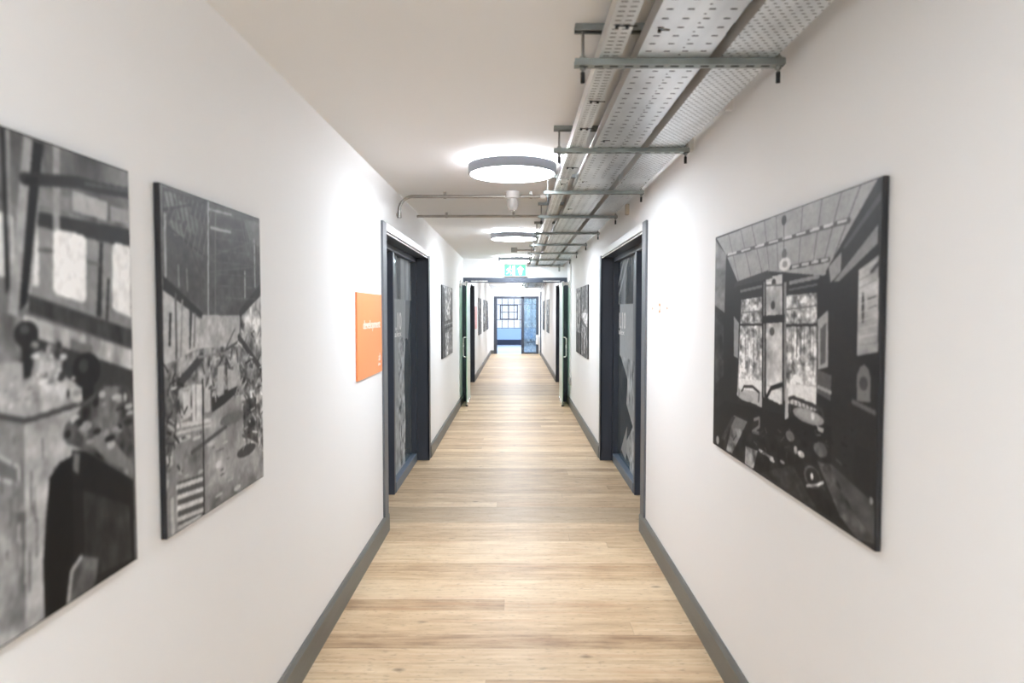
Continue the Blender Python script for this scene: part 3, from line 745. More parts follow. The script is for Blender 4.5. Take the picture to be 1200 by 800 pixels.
 ('L',[(0.736,0.427),(0.746,0.418)],0.0057,0.2),
 ('L',[(0.967,0.428),(1.036,0.433)],0.0053,0.78),
 ('L',[(0.867,0.564),(0.903,0.57)],0.0074,0.12),
 ('L',[(0.802,0.38),(0.795,0.388)],0.0079,0.12),
 ('L',[(0.893,0.549),(0.864,0.559)],0.0077,0.2),
 ('L',[(0.981,0.515),(0.98,0.537)],0.0042,0.3),
 ('L',[(0.861,0.261),(0.905,0.232)],0.0095,0.68),
 ('L',[(0.809,0.34),(0.815,0.311)],0.0053,0.2),
 ('L',[(0.98,0.476),(0.944,0.454)],0.0076,0.12),
 ('L',[(0.83,0.236),(0.821,0.238)],0.0099,0.68),
 ('L',[(0.798,0.436),(0.805,0.44)],0.0078,0.3),
 ('L',[(0.851,0.574),(0.915,0.56)],0.0045,0.68),
 ('L',[(0.681,0.371),(0.658,0.35)],0.0056,0.75),
 ('L',[(0.573,0.49),(0.592,0.484)],0.0084,0.25),
 ('L',[(0.689,0.466),(0.679,0.507)],0.0072,0.16),
 ('L',[(0.695,0.412),(0.662,0.393)],0.0049,0.75),
 ('L',[(0.653,0.344),(0.642,0.364)],0.0063,0.25),
 ('L',[(0.391,0.467),(0.434,0.499)],0.0067,0.66),
 ('L',[(0.431,0.373),(0.44,0.361)],0.0066,0.75),
 ('L',[(0.335,0.449),(0.319,0.479)],0.0084,0.25),
 ('L',[(0.387,0.498),(0.38,0.471)],0.0065,0.25),
 ('L',[(0.433,0.39),(0.417,0.417)],0.0084,0.16),
 ('L',[(0.405,0.455),(0.378,0.479)],0.0057,0.16),
 ('L',[(0.599,0.448),(0.557,0.479)],0.0062,0.25),
 ('L',[(0.405,0.402),(0.377,0.397)],0.007,0.25),
 ('L',[(0.593,0.415),(0.605,0.427)],0.0049,0.66),
 ('L',[(0.491,0.501),(0.521,0.477)],0.0065,0.25),
 ('L',[(0.413,0.369),(0.433,0.395)],0.0081,0.75),
 ('L',[(0.443,0.35),(0.443,0.381)],0.0076,0.66),
 ('L',[(0.681,0.477),(0.66,0.497)],0.0047,0.66),
 ('L',[(0.503,0.42),(0.542,0.428)],0.0065,0.66),
 ('L',[(0.66,0.467),(0.612,0.454)],0.0068,0.66),
 ('L',[(0.547,0.394),(0.524,0.416)],0.0061,0.66),
 ('L',[(0.706,0.427),(0.712,0.41)],0.0061,0.66),
 ('L',[(0.543,0.466),(0.566,0.466)],0.0059,0.16),
 ('L',[(0.441,0.486),(0.486,0.49)],0.0067,0.75),
 ('L',[(0.388,0.45),(0.398,0.485)],0.0043,0.75),
 ('L',[(0.605,0.477),(0.626,0.513)],0.0068,0.16),
 ('L',[(0.701,0.348),(0.703,0.363)],0.0043,0.66),
 ('L',[(0.596,0.466),(0.57,0.497)],0.0046,0.66),
 ('L',[(0.487,0.467),(0.537,0.496)],0.0069,0.25),
 ('L',[(0.587,0.464),(0.562,0.484)],0.0057,0.16),
 ('L',[(0.348,0.406),(0.374,0.431)],0.0063,0.16),
 ('L',[(0.437,0.389),(0.403,0.384)],0.0053,0.25),
 ('L',[(0.456,0.37),(0.481,0.372)],0.0074,0.75),
 ('L',[(0.732,0.423),(0.709,0.45)],0.0085,0.25),
 ('E',(0.155,0.265),(0.025,0.003),0.44),
 ('E',(0.457,0.033),(0.038,0.005),0.68),
 ('E',(0.284,0.143),(0.025,0.006),0.68),
 ('E',(0.254,0.253),(0.036,0.006),0.75),
 ('E',(0.408,0.201),(0.012,0.004),0.44),
 ('E',(0.292,0.265),(0.01,0.005),0.36),
 ('E',(0.13,0.287),(0.029,0.004),0.75),
 ('E',(0.499,0.096),(0.025,0.003),0.36),
 ('E',(0.162,0.152),(0.019,0.003),0.68),
 ('E',(0.477,0.182),(0.043,0.004),0.44),
 ('E',(0.372,0.085),(0.022,0.005),0.68),
 ('E',(0.562,0.14),(0.018,0.003),0.44),
 ('E',(0.268,0.194),(0.011,0.004),0.36),
 ('E',(0.494,0.113),(0.02,0.003),0.36),
 ('E',(0.533,0.199),(0.026,0.005),0.75),
 ('E',(0.586,0.062),(0.029,0.005),0.68),
 ('N',[(-0.033,1.026),(1.201,1.076),(1.128,-0.17),(-0.095,-0.017)],30,40,0.12),
],
'P3': [
 ('P',[(-0.138,1.1),(1.025,1.026),(1.055,0.0),(-0.101,-0.12)],0.13,0),
 ('P',[(0.013,0.994),(0.987,1.004),(0.951,0.944),(0.798,0.767),(0.778,0.757),(0.461,0.799),(0.236,0.761),(0.113,0.904)],0.6,0),
 ('N',[(0.013,0.994),(0.987,1.004),(0.798,0.767),(0.236,0.761),(0.113,0.904)],6,10,0.12),
 ('L',[(0.244,0.997),(0.35,0.757)],0.005,0.33),
 ('L',[(0.335,0.998),(0.425,0.786)],0.005,0.33),
 ('L',[(0.431,0.996),(0.472,0.795)],0.005,0.33),
 ('L',[(0.511,0.999),(0.528,0.797)],0.005,0.33),
 ('L',[(0.666,0.998),(0.649,0.797)],0.005,0.33),
 ('L',[(0.763,0.999),(0.724,0.795)],0.005,0.33),
 ('L',[(0.849,1.0),(0.777,0.8)],0.005,0.33),
 ('L',[(0.925,1.001),(0.822,0.811)],0.005,0.33),
 ('L',[(0.135,0.994),(0.236,0.771)],0.005,0.33),
 ('L',[(0.121,0.899),(0.883,0.909)],0.016,0.3),
 ('L',[(0.13,0.902),(0.209,0.903)],0.009,0.78),
 ('L',[(0.255,0.903),(0.326,0.904)],0.009,0.78),
 ('L',[(0.367,0.904),(0.43,0.905)],0.009,0.78),
 ('L',[(0.466,0.906),(0.523,0.906)],0.009,0.78),
 ('L',[(0.556,0.907),(0.607,0.907)],0.009,0.78),
 ('L',[(0.636,0.909),(0.682,0.909)],0.009,0.78),
 ('L',[(0.709,0.909),(0.751,0.91)],0.009,0.78),
 ('L',[(0.775,0.91),(0.813,0.911)],0.009,0.78),
 ('L',[(0.836,0.911),(0.87,0.911)],0.009,0.78),
 ('L',[(0.601,0.799),(0.8,0.805)],0.016,0.25),
 ('L',[(0.616,0.8),(0.649,0.801)],0.009,0.72),
 ('L',[(0.669,0.802),(0.701,0.803)],0.009,0.72),
 ('L',[(0.72,0.804),(0.749,0.805)],0.009,0.72),
 ('L',[(0.767,0.805),(0.794,0.806)],0.009,0.72),
 ('P',[(-0.015,0.998),(0.113,0.904),(0.104,0.638),(-0.006,0.676)],0.42,0),
 ('N',[(-0.015,0.998),(0.113,0.904),(0.104,0.638),(-0.006,0.676)],10,14,0.5),
 ('P',[(0.005,0.643),(0.096,0.623),(0.104,0.347),(0.016,0.293)],0.2,0),
 ('N',[(0.005,0.643),(0.096,0.623),(0.104,0.347),(0.018,0.211)],14,18,0.9),
 ('P',[(0.222,0.757),(0.461,0.796),(0.778,0.757),(0.764,0.695),(0.238,0.69)],0.12,0),
 ('L',[(0.252,0.731),(0.42,0.743)],0.012,0.42),
 ('L',[(0.602,0.745),(0.754,0.756)],0.014,0.5),
 ('L',[(0.598,0.721),(0.747,0.731)],0.008,0.35),
 ('P',[(0.26,0.694),(0.421,0.703),(0.435,0.267),(0.236,0.277)],0.72,0),
 ('N',[(0.26,0.694),(0.421,0.703),(0.431,0.377),(0.248,0.349)],34,40,0.9),
 ('P',[(0.449,0.778),(0.556,0.779),(0.57,0.307),(0.457,0.318)],0.74,0),
 ('N',[(0.45,0.757),(0.556,0.757),(0.568,0.366),(0.456,0.364)],16,12,0.4),
 ('P',[(0.584,0.701),(0.748,0.706),(0.755,0.324),(0.59,0.318)],0.72,0),
 ('L',[(0.62,0.563),(0.628,0.446)],0.0056,0.4),
 ('L',[(0.616,0.654),(0.621,0.48)],0.0078,0.5),
 ('L',[(0.628,0.629),(0.632,0.464)],0.0049,0.3),
 ('L',[(0.731,0.563),(0.737,0.439)],0.0068,0.85),
 ('L',[(0.374,0.574),(0.38,0.517)],0.0051,0.85),
 ('L',[(0.33,0.659),(0.338,0.506)],0.007,0.5),
 ('L',[(0.34,0.532),(0.346,0.431)],0.0079,0.85),
 ('L',[(0.648,0.6),(0.648,0.488)],0.0068,0.3),
 ('L',[(0.338,0.686),(0.346,0.421)],0.0053,0.85),
 ('L',[(0.32,0.609),(0.321,0.494)],0.0055,0.4),
 ('L',[(0.669,0.633),(0.67,0.476)],0.0055,0.3),
 ('L',[(0.318,0.534),(0.324,0.403)],0.0047,0.5),
 ('L',[(0.362,0.639),(0.371,0.405)],0.0067,0.3),
 ('L',[(0.299,0.524),(0.306,0.479)],0.008,0.4),
 ('L',[(0.398,0.549),(0.395,0.455)],0.0058,0.4),
 ('L',[(0.718,0.597),(0.722,0.485)],0.006,0.4),
 ('L',[(0.407,0.589),(0.411,0.391)],0.0066,0.5),
 ('L',[(0.732,0.601),(0.737,0.436)],0.0057,0.4),
 ('L',[(0.653,0.64),(0.657,0.45)],0.0047,0.85),
 ('L',[(0.706,0.564),(0.705,0.517)],0.0047,0.85),
 ('L',[(0.3,0.569),(0.301,0.44)],0.0056,0.5),
 ('L',[(0.689,0.585),(0.686,0.521)],0.0061,0.3),
 ('N',[(0.584,0.701),(0.748,0.706),(0.752,0.406),(0.588,0.385)],40,40,0.9),
 ('P',[(0.248,0.356),(0.431,0.373),(0.432,0.327),(0.25,0.309)],0.9,0),
 ('P',[(0.462,0.359),(0.563,0.356),(0.559,0.305),(0.464,0.313)],0.88,0),
 ('P',[(0.593,0.389),(0.753,0.401),(0.754,0.335),(0.594,0.331)],0.9,0),
 ('P',[(0.419,0.786),(0.449,0.784),(0.464,0.313),(0.435,0.26)],0.1,0),
 ('P',[(0.555,0.787),(0.581,0.785),(0.595,0.307),(0.57,0.289)],0.1,0),
 ('P',[(0.567,0.75),(0.582,0.749),(0.594,0.326),(0.58,0.322)],0.5,0),
 ('P',[(0.432,0.759),(0.441,0.759),(0.452,0.31),(0.442,0.309)],0.5,0),
 ('P',[(0.43,0.627),(0.575,0.634),(0.576,0.606),(0.43,0.597)],0.1,0),
 ('L',[(0.241,0.587),(0.425,0.593)],0.01,0.15),
 ('L',[(0.587,0.595),(0.751,0.602)],0.01,0.15),
 ('L',[(0.585,0.652),(0.749,0.663)],0.005,0.4),
 ('L',[(0.262,0.639),(0.423,0.647)],0.005,0.4),
 ('E',(0.502,0.754),(0.014,0.013),0.2),
 ('E',(0.499,0.668),(0.014,0.016),0.2),
 ('E',(0.496,0.569),(0.017,0.016),0.3),
 ('L',[(0.45,0.745),(0.556,0.741)],0.008,0.4),
 ('P',[(0.496,0.77),(0.19,0.752),(0.205,0.773),(0.461,0.802)],0.2,0),
 ('P',[(0.754,0.619),(0.801,0.649),(0.806,0.473),(0.759,0.459)],0.62,0),
 ('P',[(0.767,0.589),(0.794,0.61),(0.794,0.485),(0.771,0.474)],0.35,0),
 ('P',[(0.195,0.624),(0.241,0.595),(0.238,0.44),(0.2,0.447)],0.55,0),
 ('P',[(0.755,0.459),(0.822,0.449),(0.82,0.37),(0.753,0.384)],0.32,0),
 ('L',[(0.761,0.404),(0.82,0.396)],0.012,0.6),
 ('P',[(0.812,0.761),(0.849,0.741),(0.999,0.874),(1.03,0.009),(0.831,0.137)],0.14,0),
 ('P',[(0.987,1.002),(1.004,0.997),(1.005,0.873),(0.803,0.73),(0.786,0.768)],0.16,0),
 ('P',[(0.988,0.877),(0.989,0.827),(0.846,0.735),(0.824,0.736)],0.5,0),
 ('P',[(0.996,0.964),(0.997,0.941),(0.871,0.83),(0.857,0.832)],0.28,0),
 ('P',[(0.8,0.782),(0.854,0.822),(0.852,0.762),(0.81,0.732)],0.56,0),
 ('P',[(0.923,0.761),(0.993,0.795),(0.998,0.537),(0.924,0.519)],0.64,0),
 ('N',[(0.923,0.761),(0.993,0.795),(0.998,0.537),(0.924,0.519)],10,12,0.3),
 ('L',[(0.941,0.69),(0.943,0.62)],0.014,0.25),
 ('L',[(0.969,0.752),(0.991,0.772)],0.012,0.25),
 ('L',[(0.959,0.679),(0.988,0.686)],0.006,0.35),
 ('L',[(0.96,0.65),(0.989,0.66)],0.006,0.35),
 ('P',[(0.927,0.391),(0.925,0.464),(0.937,0.489),(0.952,0.498),(0.967,0.486),(0.975,0.462),(0.976,0.397)],0.42,0),
 ('E',(0.95,0.444),(0.015,0.02),0.25),
 ('L',[(0.912,0.386),(0.992,0.372)],0.014,0.35),
 ('L',[(0.56,0.97),(0.564,0.836)],0.005,0.2),
 ('E',(0.56,0.973),(0.015,0.018),0.2),
 ('E',(0.566,0.851),(0.015,0.019),0.35),
 ('E',(0.57,0.814),(0.036,0.024),0.82),
 ('E',(0.57,0.814),(0.015,0.012),0.55),
 ('P',[(0.924,0.269),(0.977,0.262),(0.982,0.1),(0.919,0.121)],0.12,0),
 ('P',[(0.125,0.232),(0.827,0.294),(0.831,0.137),(0.921,0.072),(1.025,0.015),(0.043,-0.006),(0.019,0.169)],0.1,0),
 ('L',[(0.265,0.289),(0.293,0.327),(0.362,0.338),(0.414,0.323),(0.409,0.288)],0.012,0.15),
 ('E',(0.301,0.285),(0.07,0.018),0.66),
 ('L',[(0.25,0.312),(0.251,0.257)],0.006,0.3),
 ('L',[(0.469,0.317),(0.497,0.354),(0.562,0.378)],0.018,0.1),
 ('L',[(0.594,0.331),(0.634,0.345),(0.746,0.339),(0.783,0.331),(0.792,0.305)],0.014,0.2),
 ('L',[(0.614,0.335),(0.619,0.294)],0.007,0.25),
 ('L',[(0.637,0.335),(0.641,0.294)],0.007,0.25),
 ('L',[(0.659,0.334),(0.663,0.293)],0.007,0.25),
 ('L',[(0.68,0.334),(0.684,0.291)],0.007,0.25),
 ('L',[(0.701,0.334),(0.705,0.29)],0.007,0.25),
 ('L',[(0.721,0.334),(0.725,0.289)],0.007,0.25),
 ('L',[(0.74,0.333),(0.745,0.288)],0.007,0.25),
 ('L',[(0.759,0.333),(0.764,0.288)],0.007,0.25),
 ('E',(0.713,0.298),(0.079,0.024),0.55),
 ('E',(0.713,0.301),(0.06,0.017),0.62),
 ('E',(0.739,0.304),(0.009,0.011),0.85),
 ('P',[(0.588,0.37),(0.604,0.372),(0.607,0.267),(0.587,0.256)],0.7,0),
 ('P',[(0.761,0.279),(0.793,0.277),(0.789,0.262),(0.765,0.264)],0.65,0),
 ('P',[(0.207,0.184),(0.326,0.186),(0.197,0.01),(0.139,0.007)],0.4,0),
 ('P',[(0.192,0.177),(0.223,0.18),(0.122,0.049),(0.087,0.048)],0.2,0),
 ('L',[(0.379,0.206),(0.417,0.222),(0.418,0.188),(0.367,0.154),(0.413,0.16)],0.014,0.45),
 ('P',[(0.315,0.08),(0.408,0.087),(0.379,0.004),(0.31,0.002)],0.6,0),
 ('L',[(0.421,0.095),(0.516,0.091)],0.012,0.6),
 ('E',(0.619,0.206),(0.025,0.018),0.4),
 ('E',(0.682,0.161),(0.018,0.011),0.7),
 ('E',(0.653,0.166),(0.01,0.014),0.5),
 ('E',(0.778,0.207),(0.032,0.024),0.3),
 ('E',(0.741,0.104),(0.042,0.036),0.26),
 ('E',(0.745,0.105),(0.034,0.03),0.1),
 ('L',[(0.716,0.066),(0.766,0.088),(0.794,0.107)],0.01,0.7),
 ('E',(0.74,0.106),(0.007,0.011),0.75),
 ('P',[(0.764,0.165),(0.83,0.177),(0.993,0.128),(1.016,0.023),(0.942,0.0),(0.87,0.035)],0.26,0),
 ('N',[(0.764,0.165),(0.83,0.177),(0.993,0.128),(1.016,0.023),(0.87,0.035)],8,14,0.5),
 ('P',[(0.411,-0.004),(0.64,0.112),(0.712,0.05),(0.769,0.01),(0.62,-0.001)],0.17,0),
 ('N',[(0.128,0.114),(0.77,0.224),(0.921,0.072),(1.025,0.015),(0.088,0.007)],22,22,0.9),
 ('E',(0.051,0.029),(0.015,0.02),0.6),
 ('E',(0.987,0.13),(0.006,0.011),0.55),
 ('E',(0.511,0.083),(0.017,0.006),0.7),
 ('E',(0.576,0.099),(0.015,0.006),0.55),
 ('L',[(0.805,0.24),(0.805,0.239)],0.0044,0.4),
 ('L',[(0.883,0.27),(0.885,0.278)],0.0056,0.08),
 ('L',[(0.586,0.155),(0.621,0.169)],0.0031,0.28),
 ('L',[(0.69,0.241),(0.693,0.243)],0.0031,0.2),
 ('L',[(0.728,0.183),(0.728,0.19)],0.0045,0.08),
 ('L',[(0.367,0.12),(0.36,0.106)],0.0066,0.08),
 ('L',[(0.696,0.236),(0.71,0.239)],0.0078,0.05),
 ('L',[(0.6,0.124),(0.602,0.143)],0.0063,0.2),
 ('L',[(0.649,0.132),(0.649,0.128)],0.0031,0.2),
 ('L',[(0.802,0.087),(0.786,0.096)],0.0043,0.28),
 ('L',[(0.895,0.191),(0.881,0.193)],0.0033,0.08),
 ('L',[(0.913,0.303),(0.909,0.306)],0.0046,0.08),
 ('L',[(0.872,0.19),(0.87,0.193)],0.0059,0.28),
 ('L',[(0.545,0.209),(0.566,0.203)],0.0048,0.28),
 ('L',[(0.403,0.11),(0.379,0.117)],0.006,0.28),
 ('L',[(0.761,0.248),(0.778,0.253)],0.0049,0.4),
 ('L',[(0.65,0.066),(0.65,0.085)],0.0058,0.08),
 ('L',[(0.87,0.255),(0.892,0.251)],0.0066,0.08),
 ('L',[(0.233,0.102),(0.205,0.072)],0.0057,0.08),
 ('L',[(0.868,0.193),(0.85,0.198)],0.0071,0.28),
 ('L',[(0.611,0.229),(0.617,0.227)],0.0047,0.4),
 ('L',[(0.41,0.157),(0.449,0.18)],0.0041,0.2),
 ('L',[(0.461,0.099),(0.439,0.09)],0.0058,0.28),
 ('L',[(0.815,0.227),(0.797,0.23)],0.0059,0.2),
 ('L',[(0.471,0.106),(0.46,0.116)],0.004,0.4),
 ('L',[(0.796,0.164),(0.783,0.159)],0.005,0.4),
 ('L',[(0.52,0.104),(0.536,0.105)],0.0043,0.05),
 ('L',[(0.681,0.22),(0.66,0.222)],0.006,0.08),
 ('L',[(0.455,0.161),(0.441,0.154)],0.005,0.2),
 ('L',[(0.643,0.24),(0.641,0.231)],0.008,0.08),
 ('L',[(0.587,0.195),(0.565,0.173)],0.0054,0.28),
 ('L',[(0.833,0.244),(0.833,0.245)],0.0065,0.05),
 ('L',[(0.882,0.224),(0.887,0.224)],0.0031,0.05),
 ('L',[(0.754,0.223),(0.784,0.247)],0.0073,0.08),
 ('L',[(0.459,0.194),(0.472,0.176)],0.0038,0.4),
 ('L',[(0.638,0.221),(0.667,0.246)],0.0034,0.05),
 ('L',[(0.752,0.264),(0.756,0.248)],0.0041,0.28),
 ('L',[(0.926,0.755),(0.985,0.778)],0.003,0.75),
 ('L',[(0.926,0.733),(0.986,0.753)],0.003,0.5),
 ('L',[(0.927,0.71),(0.987,0.73)],0.003,0.5),
 ('L',[(0.928,0.687),(0.987,0.705)],0.003,0.75),
 ('L',[(0.929,0.664),(0.988,0.681)],0.003,0.75),
 ('L',[(0.929,0.641),(0.989,0.657)],0.003,0.75),
 ('L',[(0.93,0.618),(0.989,0.633)],0.003,0.75),
 ('L',[(0.931,0.596),(0.99,0.609)],0.003,0.75),
 ('L',[(0.931,0.572),(0.991,0.585)],0.003,0.75),
 ('L',[(0.932,0.55),(0.992,0.561)],0.003,0.5),
],
}

def paint(prims, asp, h=380, seed=1, blur=1, base=.4):
    rng = np.random.RandomState(seed)
    w = max(40, int(h * asp))
    U, V = np.meshgrid((np.arange(w) + .5) / w, (np.arange(h) + .5) / h)
    img = np.full((h, w), base)
    def inside(pts):
        r = np.zeros((h, w), bool); n = len(pts)
        for i in range(n):
            (x0, y0), (x1, y1) = pts[i], pts[(i + 1) % n]
            if y0 == y1: continue
            c = ((y0 > V) != (y1 > V)) & (U < (x1 - x0) * (V - y0) / (y1 - y0) + x0)
            r ^= c
        return r
    def noise(nx, ny):
        tot = np.zeros((h, w)); amp = 1.0; s = 0
        for o in range(3):
            gx, gy = int(nx * 2 ** o) + 2, int(ny * 2 ** o) + 2
            g = rng.rand(gy + 1, gx + 1)
            fx = U * (gx - 1); fy = V * (gy - 1); ix = fx.astype(int); iy = fy.astype(int); fx -= ix; fy -= iy
            fx = fx * fx * (3 - 2 * fx); fy = fy * fy * (3 - 2 * fy)
            tot += amp * ((g[iy, ix] * (1 - fx) + g[iy, ix + 1] * fx) * (1 - fy) + (g[iy + 1, ix] * (1 - fx) + g[iy + 1, ix + 1] * fx) * fy)
            s += amp; amp *= .6
        return tot / s - .5
    for p in prims:
        if p[0] == 'P': img[inside(p[1])] = p[2]
        elif p[0] == 'L':
            for (x0, y0), (x1, y1) in zip(p[1], p[1][1:]):
                dx, dy = (x1 - x0) * asp, y1 - y0; ll = dx * dx + dy * dy + 1e-9
                t = np.clip((((U - x0) * asp) * dx + (V - y0) * dy) / ll, 0, 1)
                d = np.hypot((U - x0) * asp - t * dx, V - y0 - t * dy)
                img[d < p[2] / 2] = p[3]
        elif p[0] == 'E':
            d = ((U - p[1][0]) / p[2][0]) ** 2 + ((V - p[1][1]) / p[2][1]) ** 2
            img[d < 1] = p[3]
        elif p[0] == 'N':
            k = inside(p[1]); n = noise(p[2], p[3])
            img[k] = (img * (1 + 2.2 * p[4] * n))[k]
    img = img * (1 + .16 * noise(60, 60) + .16 * noise(150, 150))
    for _ in range(blur):
        q = np.pad(img, 1, mode='edge')
        img = (q[:-2, 1:-1] + q[2:, 1:-1] + q[1:-1, :-2] + q[1:-1, 2:] + 2 * q[1:-1, 1:-1]) / 6
    return np.clip(img, 0.02, 1)

def ink_mesh(name, img, fn, mat, parent, linear=True):
    """img rows run from v=0 (bottom); fn(u,v)->xyz world"""
    h, w = img.shape
    u = np.linspace(0, 1, w); v = np.linspace(0, 1, h)
    o0, ou, ov = (np.array(fn(*q), float) for q in ((0, 0), (1, 0), (0, 1)))
    base = np.array(wloc(parent))
    co = (o0 - base)[None, None] + u[None, :, None] * (ou - o0) + v[:, None, None] * (ov - o0)
    me = bpy.data.meshes.new(name)
    me.vertices.add(w * h); me.vertices.foreach_set('co', co.reshape(-1).astype(np.float32))
    i = np.arange(w * h).reshape(h, w)
    q = np.stack([i[:-1, :-1], i[:-1, 1:], i[1:, 1:], i[1:, :-1]], -1).reshape(-1)
    nf = (w - 1) * (h - 1)
    me.loops.add(nf * 4); me.loops.foreach_set('vertex_index', q.astype(np.int32))
    me.polygons.add(nf); me.polygons.foreach_set('loop_start', (np.arange(nf) * 4).astype(np.int32))
    me.update(calc_edges=True)
    a = me.color_attributes.new('ink', 'FLOAT_COLOR', 'POINT')
    g = img if not linear else np.where(img <= .04045, img / 12.92, ((img + .055) / 1.055) ** 2.4)
    c = np.ones((w * h, 4), np.float32); c[:, :3] = g.reshape(-1, 1)
    a.data.foreach_set('color', c.reshape(-1))
    me.materials.append(M[mat])
    o = bpy.data.objects.new(name, me); COL.objects.link(o); o.parent = parent
    return o

# ---------------------------------------------------------------- dimensions
WL, WR, H = -.942, .922, 2.542
DOOR_Y = [(4.925, 7.27), (12.995, 15.34)]
PART = 12.27         # front face of the partition with the glass doors
END = 25.58
RD = 2.0             # depth of the rooms at the sides

# ---------------------------------------------------------------- room shell
struct(MB().box(-3.4, 3.4, -4.2, 25.66, -.12, 0).build('floor', 'floor'), 'pale oak plank floor of the corridor', 'floor')
struct(MB().box(-3.4, 3.4, -4.2, 33, H, H + .15).build('ceiling', 'ceil'), 'off white corridor ceiling', 'ceiling')
def side_wall(name, s, w):
    m = MB()
    def bx(y0, y1, z0, z1, a0=0, a1=.2): m.box(s * (w + a0), s * (w + a1), y0, y1, z0, z1)
    y = -4.1
    for (a, b) in DOOR_Y:
        bx(y, a - .02, 0, H); bx(a - .02, b + .02, 2.185, H); y = b + .02
    bx(y, END + .08, 0, H)
    return struct(m.build(name, 'wall'), 'long white painted %s wall of the corridor' % name.split('_')[1], 'wall')
side_wall('wall_left', -1, -WL); side_wall('wall_right', 1, WR)
struct(MB().box(WL - .2, WR + .2, -4.2, -4.1, 0, H).build('wall_near', 'wall'), 'white wall closing the near end of the corridor', 'wall')
# lowered ceiling at the far end
struct(MB().box(WL, WR, 24.0, END + .08, 2.48, H).build('ceiling_far', 'ceil'), 'lowered ceiling section before the far doorway', 'ceiling')
# bulkhead above the glass doors, open where the cable trays pass
m = MB(); m.box(WL, .20, PART, PART + .15, 2.2, H); m.box(.20, WR, PART, PART + .15, 2.2, 2.392); m.box(.885, WR, PART, PART + .15, 2.392, H)
struct(m.build('wall_bulkhead', 'wall'), 'white bulkhead wall above the glass double doors', 'wall')
# end wall around the far frame
m = MB(); m.box(WL, -.817, END, END + .1, 0, 2.48); m.box(.855, WR, END, END + .1, 0, 2.48); m.box(-.817, .855, END, END + .1, 2.155, 2.48)
struct(m.build('wall_end', 'wall'), 'white end wall around the far doorway', 'wall')

# skirting boards
def skirt(name, s, w, y0, y1):
    t = .022
    def fn(a, b, d): return (s * (w - a), d, b)
    MBm = MB().prism([(0, 0), (t, 0), (t, .118), (t * .55, .134), (0, .134)], fn, y0, y1)
    return struct(MBm.build(name, 'skirt'), None, None)
for s, w, nm in ((-1, -WL, 'baseboard_left'), (1, WR, 'baseboard_right')):
    for y0, y1 in ((-4.1, 4.925), (7.40, PART - .01), (PART + .16, 12.865), (15.47, END)):
        skirt(nm, s, w, y0, y1)
MBm = MB().box(WL, -.817, END - .02, END, 0, .13); struct(MBm.build('baseboard_end', 'skirt'))
struct(MB().box(.888, WR, 24.42, 24.9, 0, 2.30, .004).build('trim_1', 'navy'), 'dark navy upright trim on the right wall near the far doorway', 'trim')

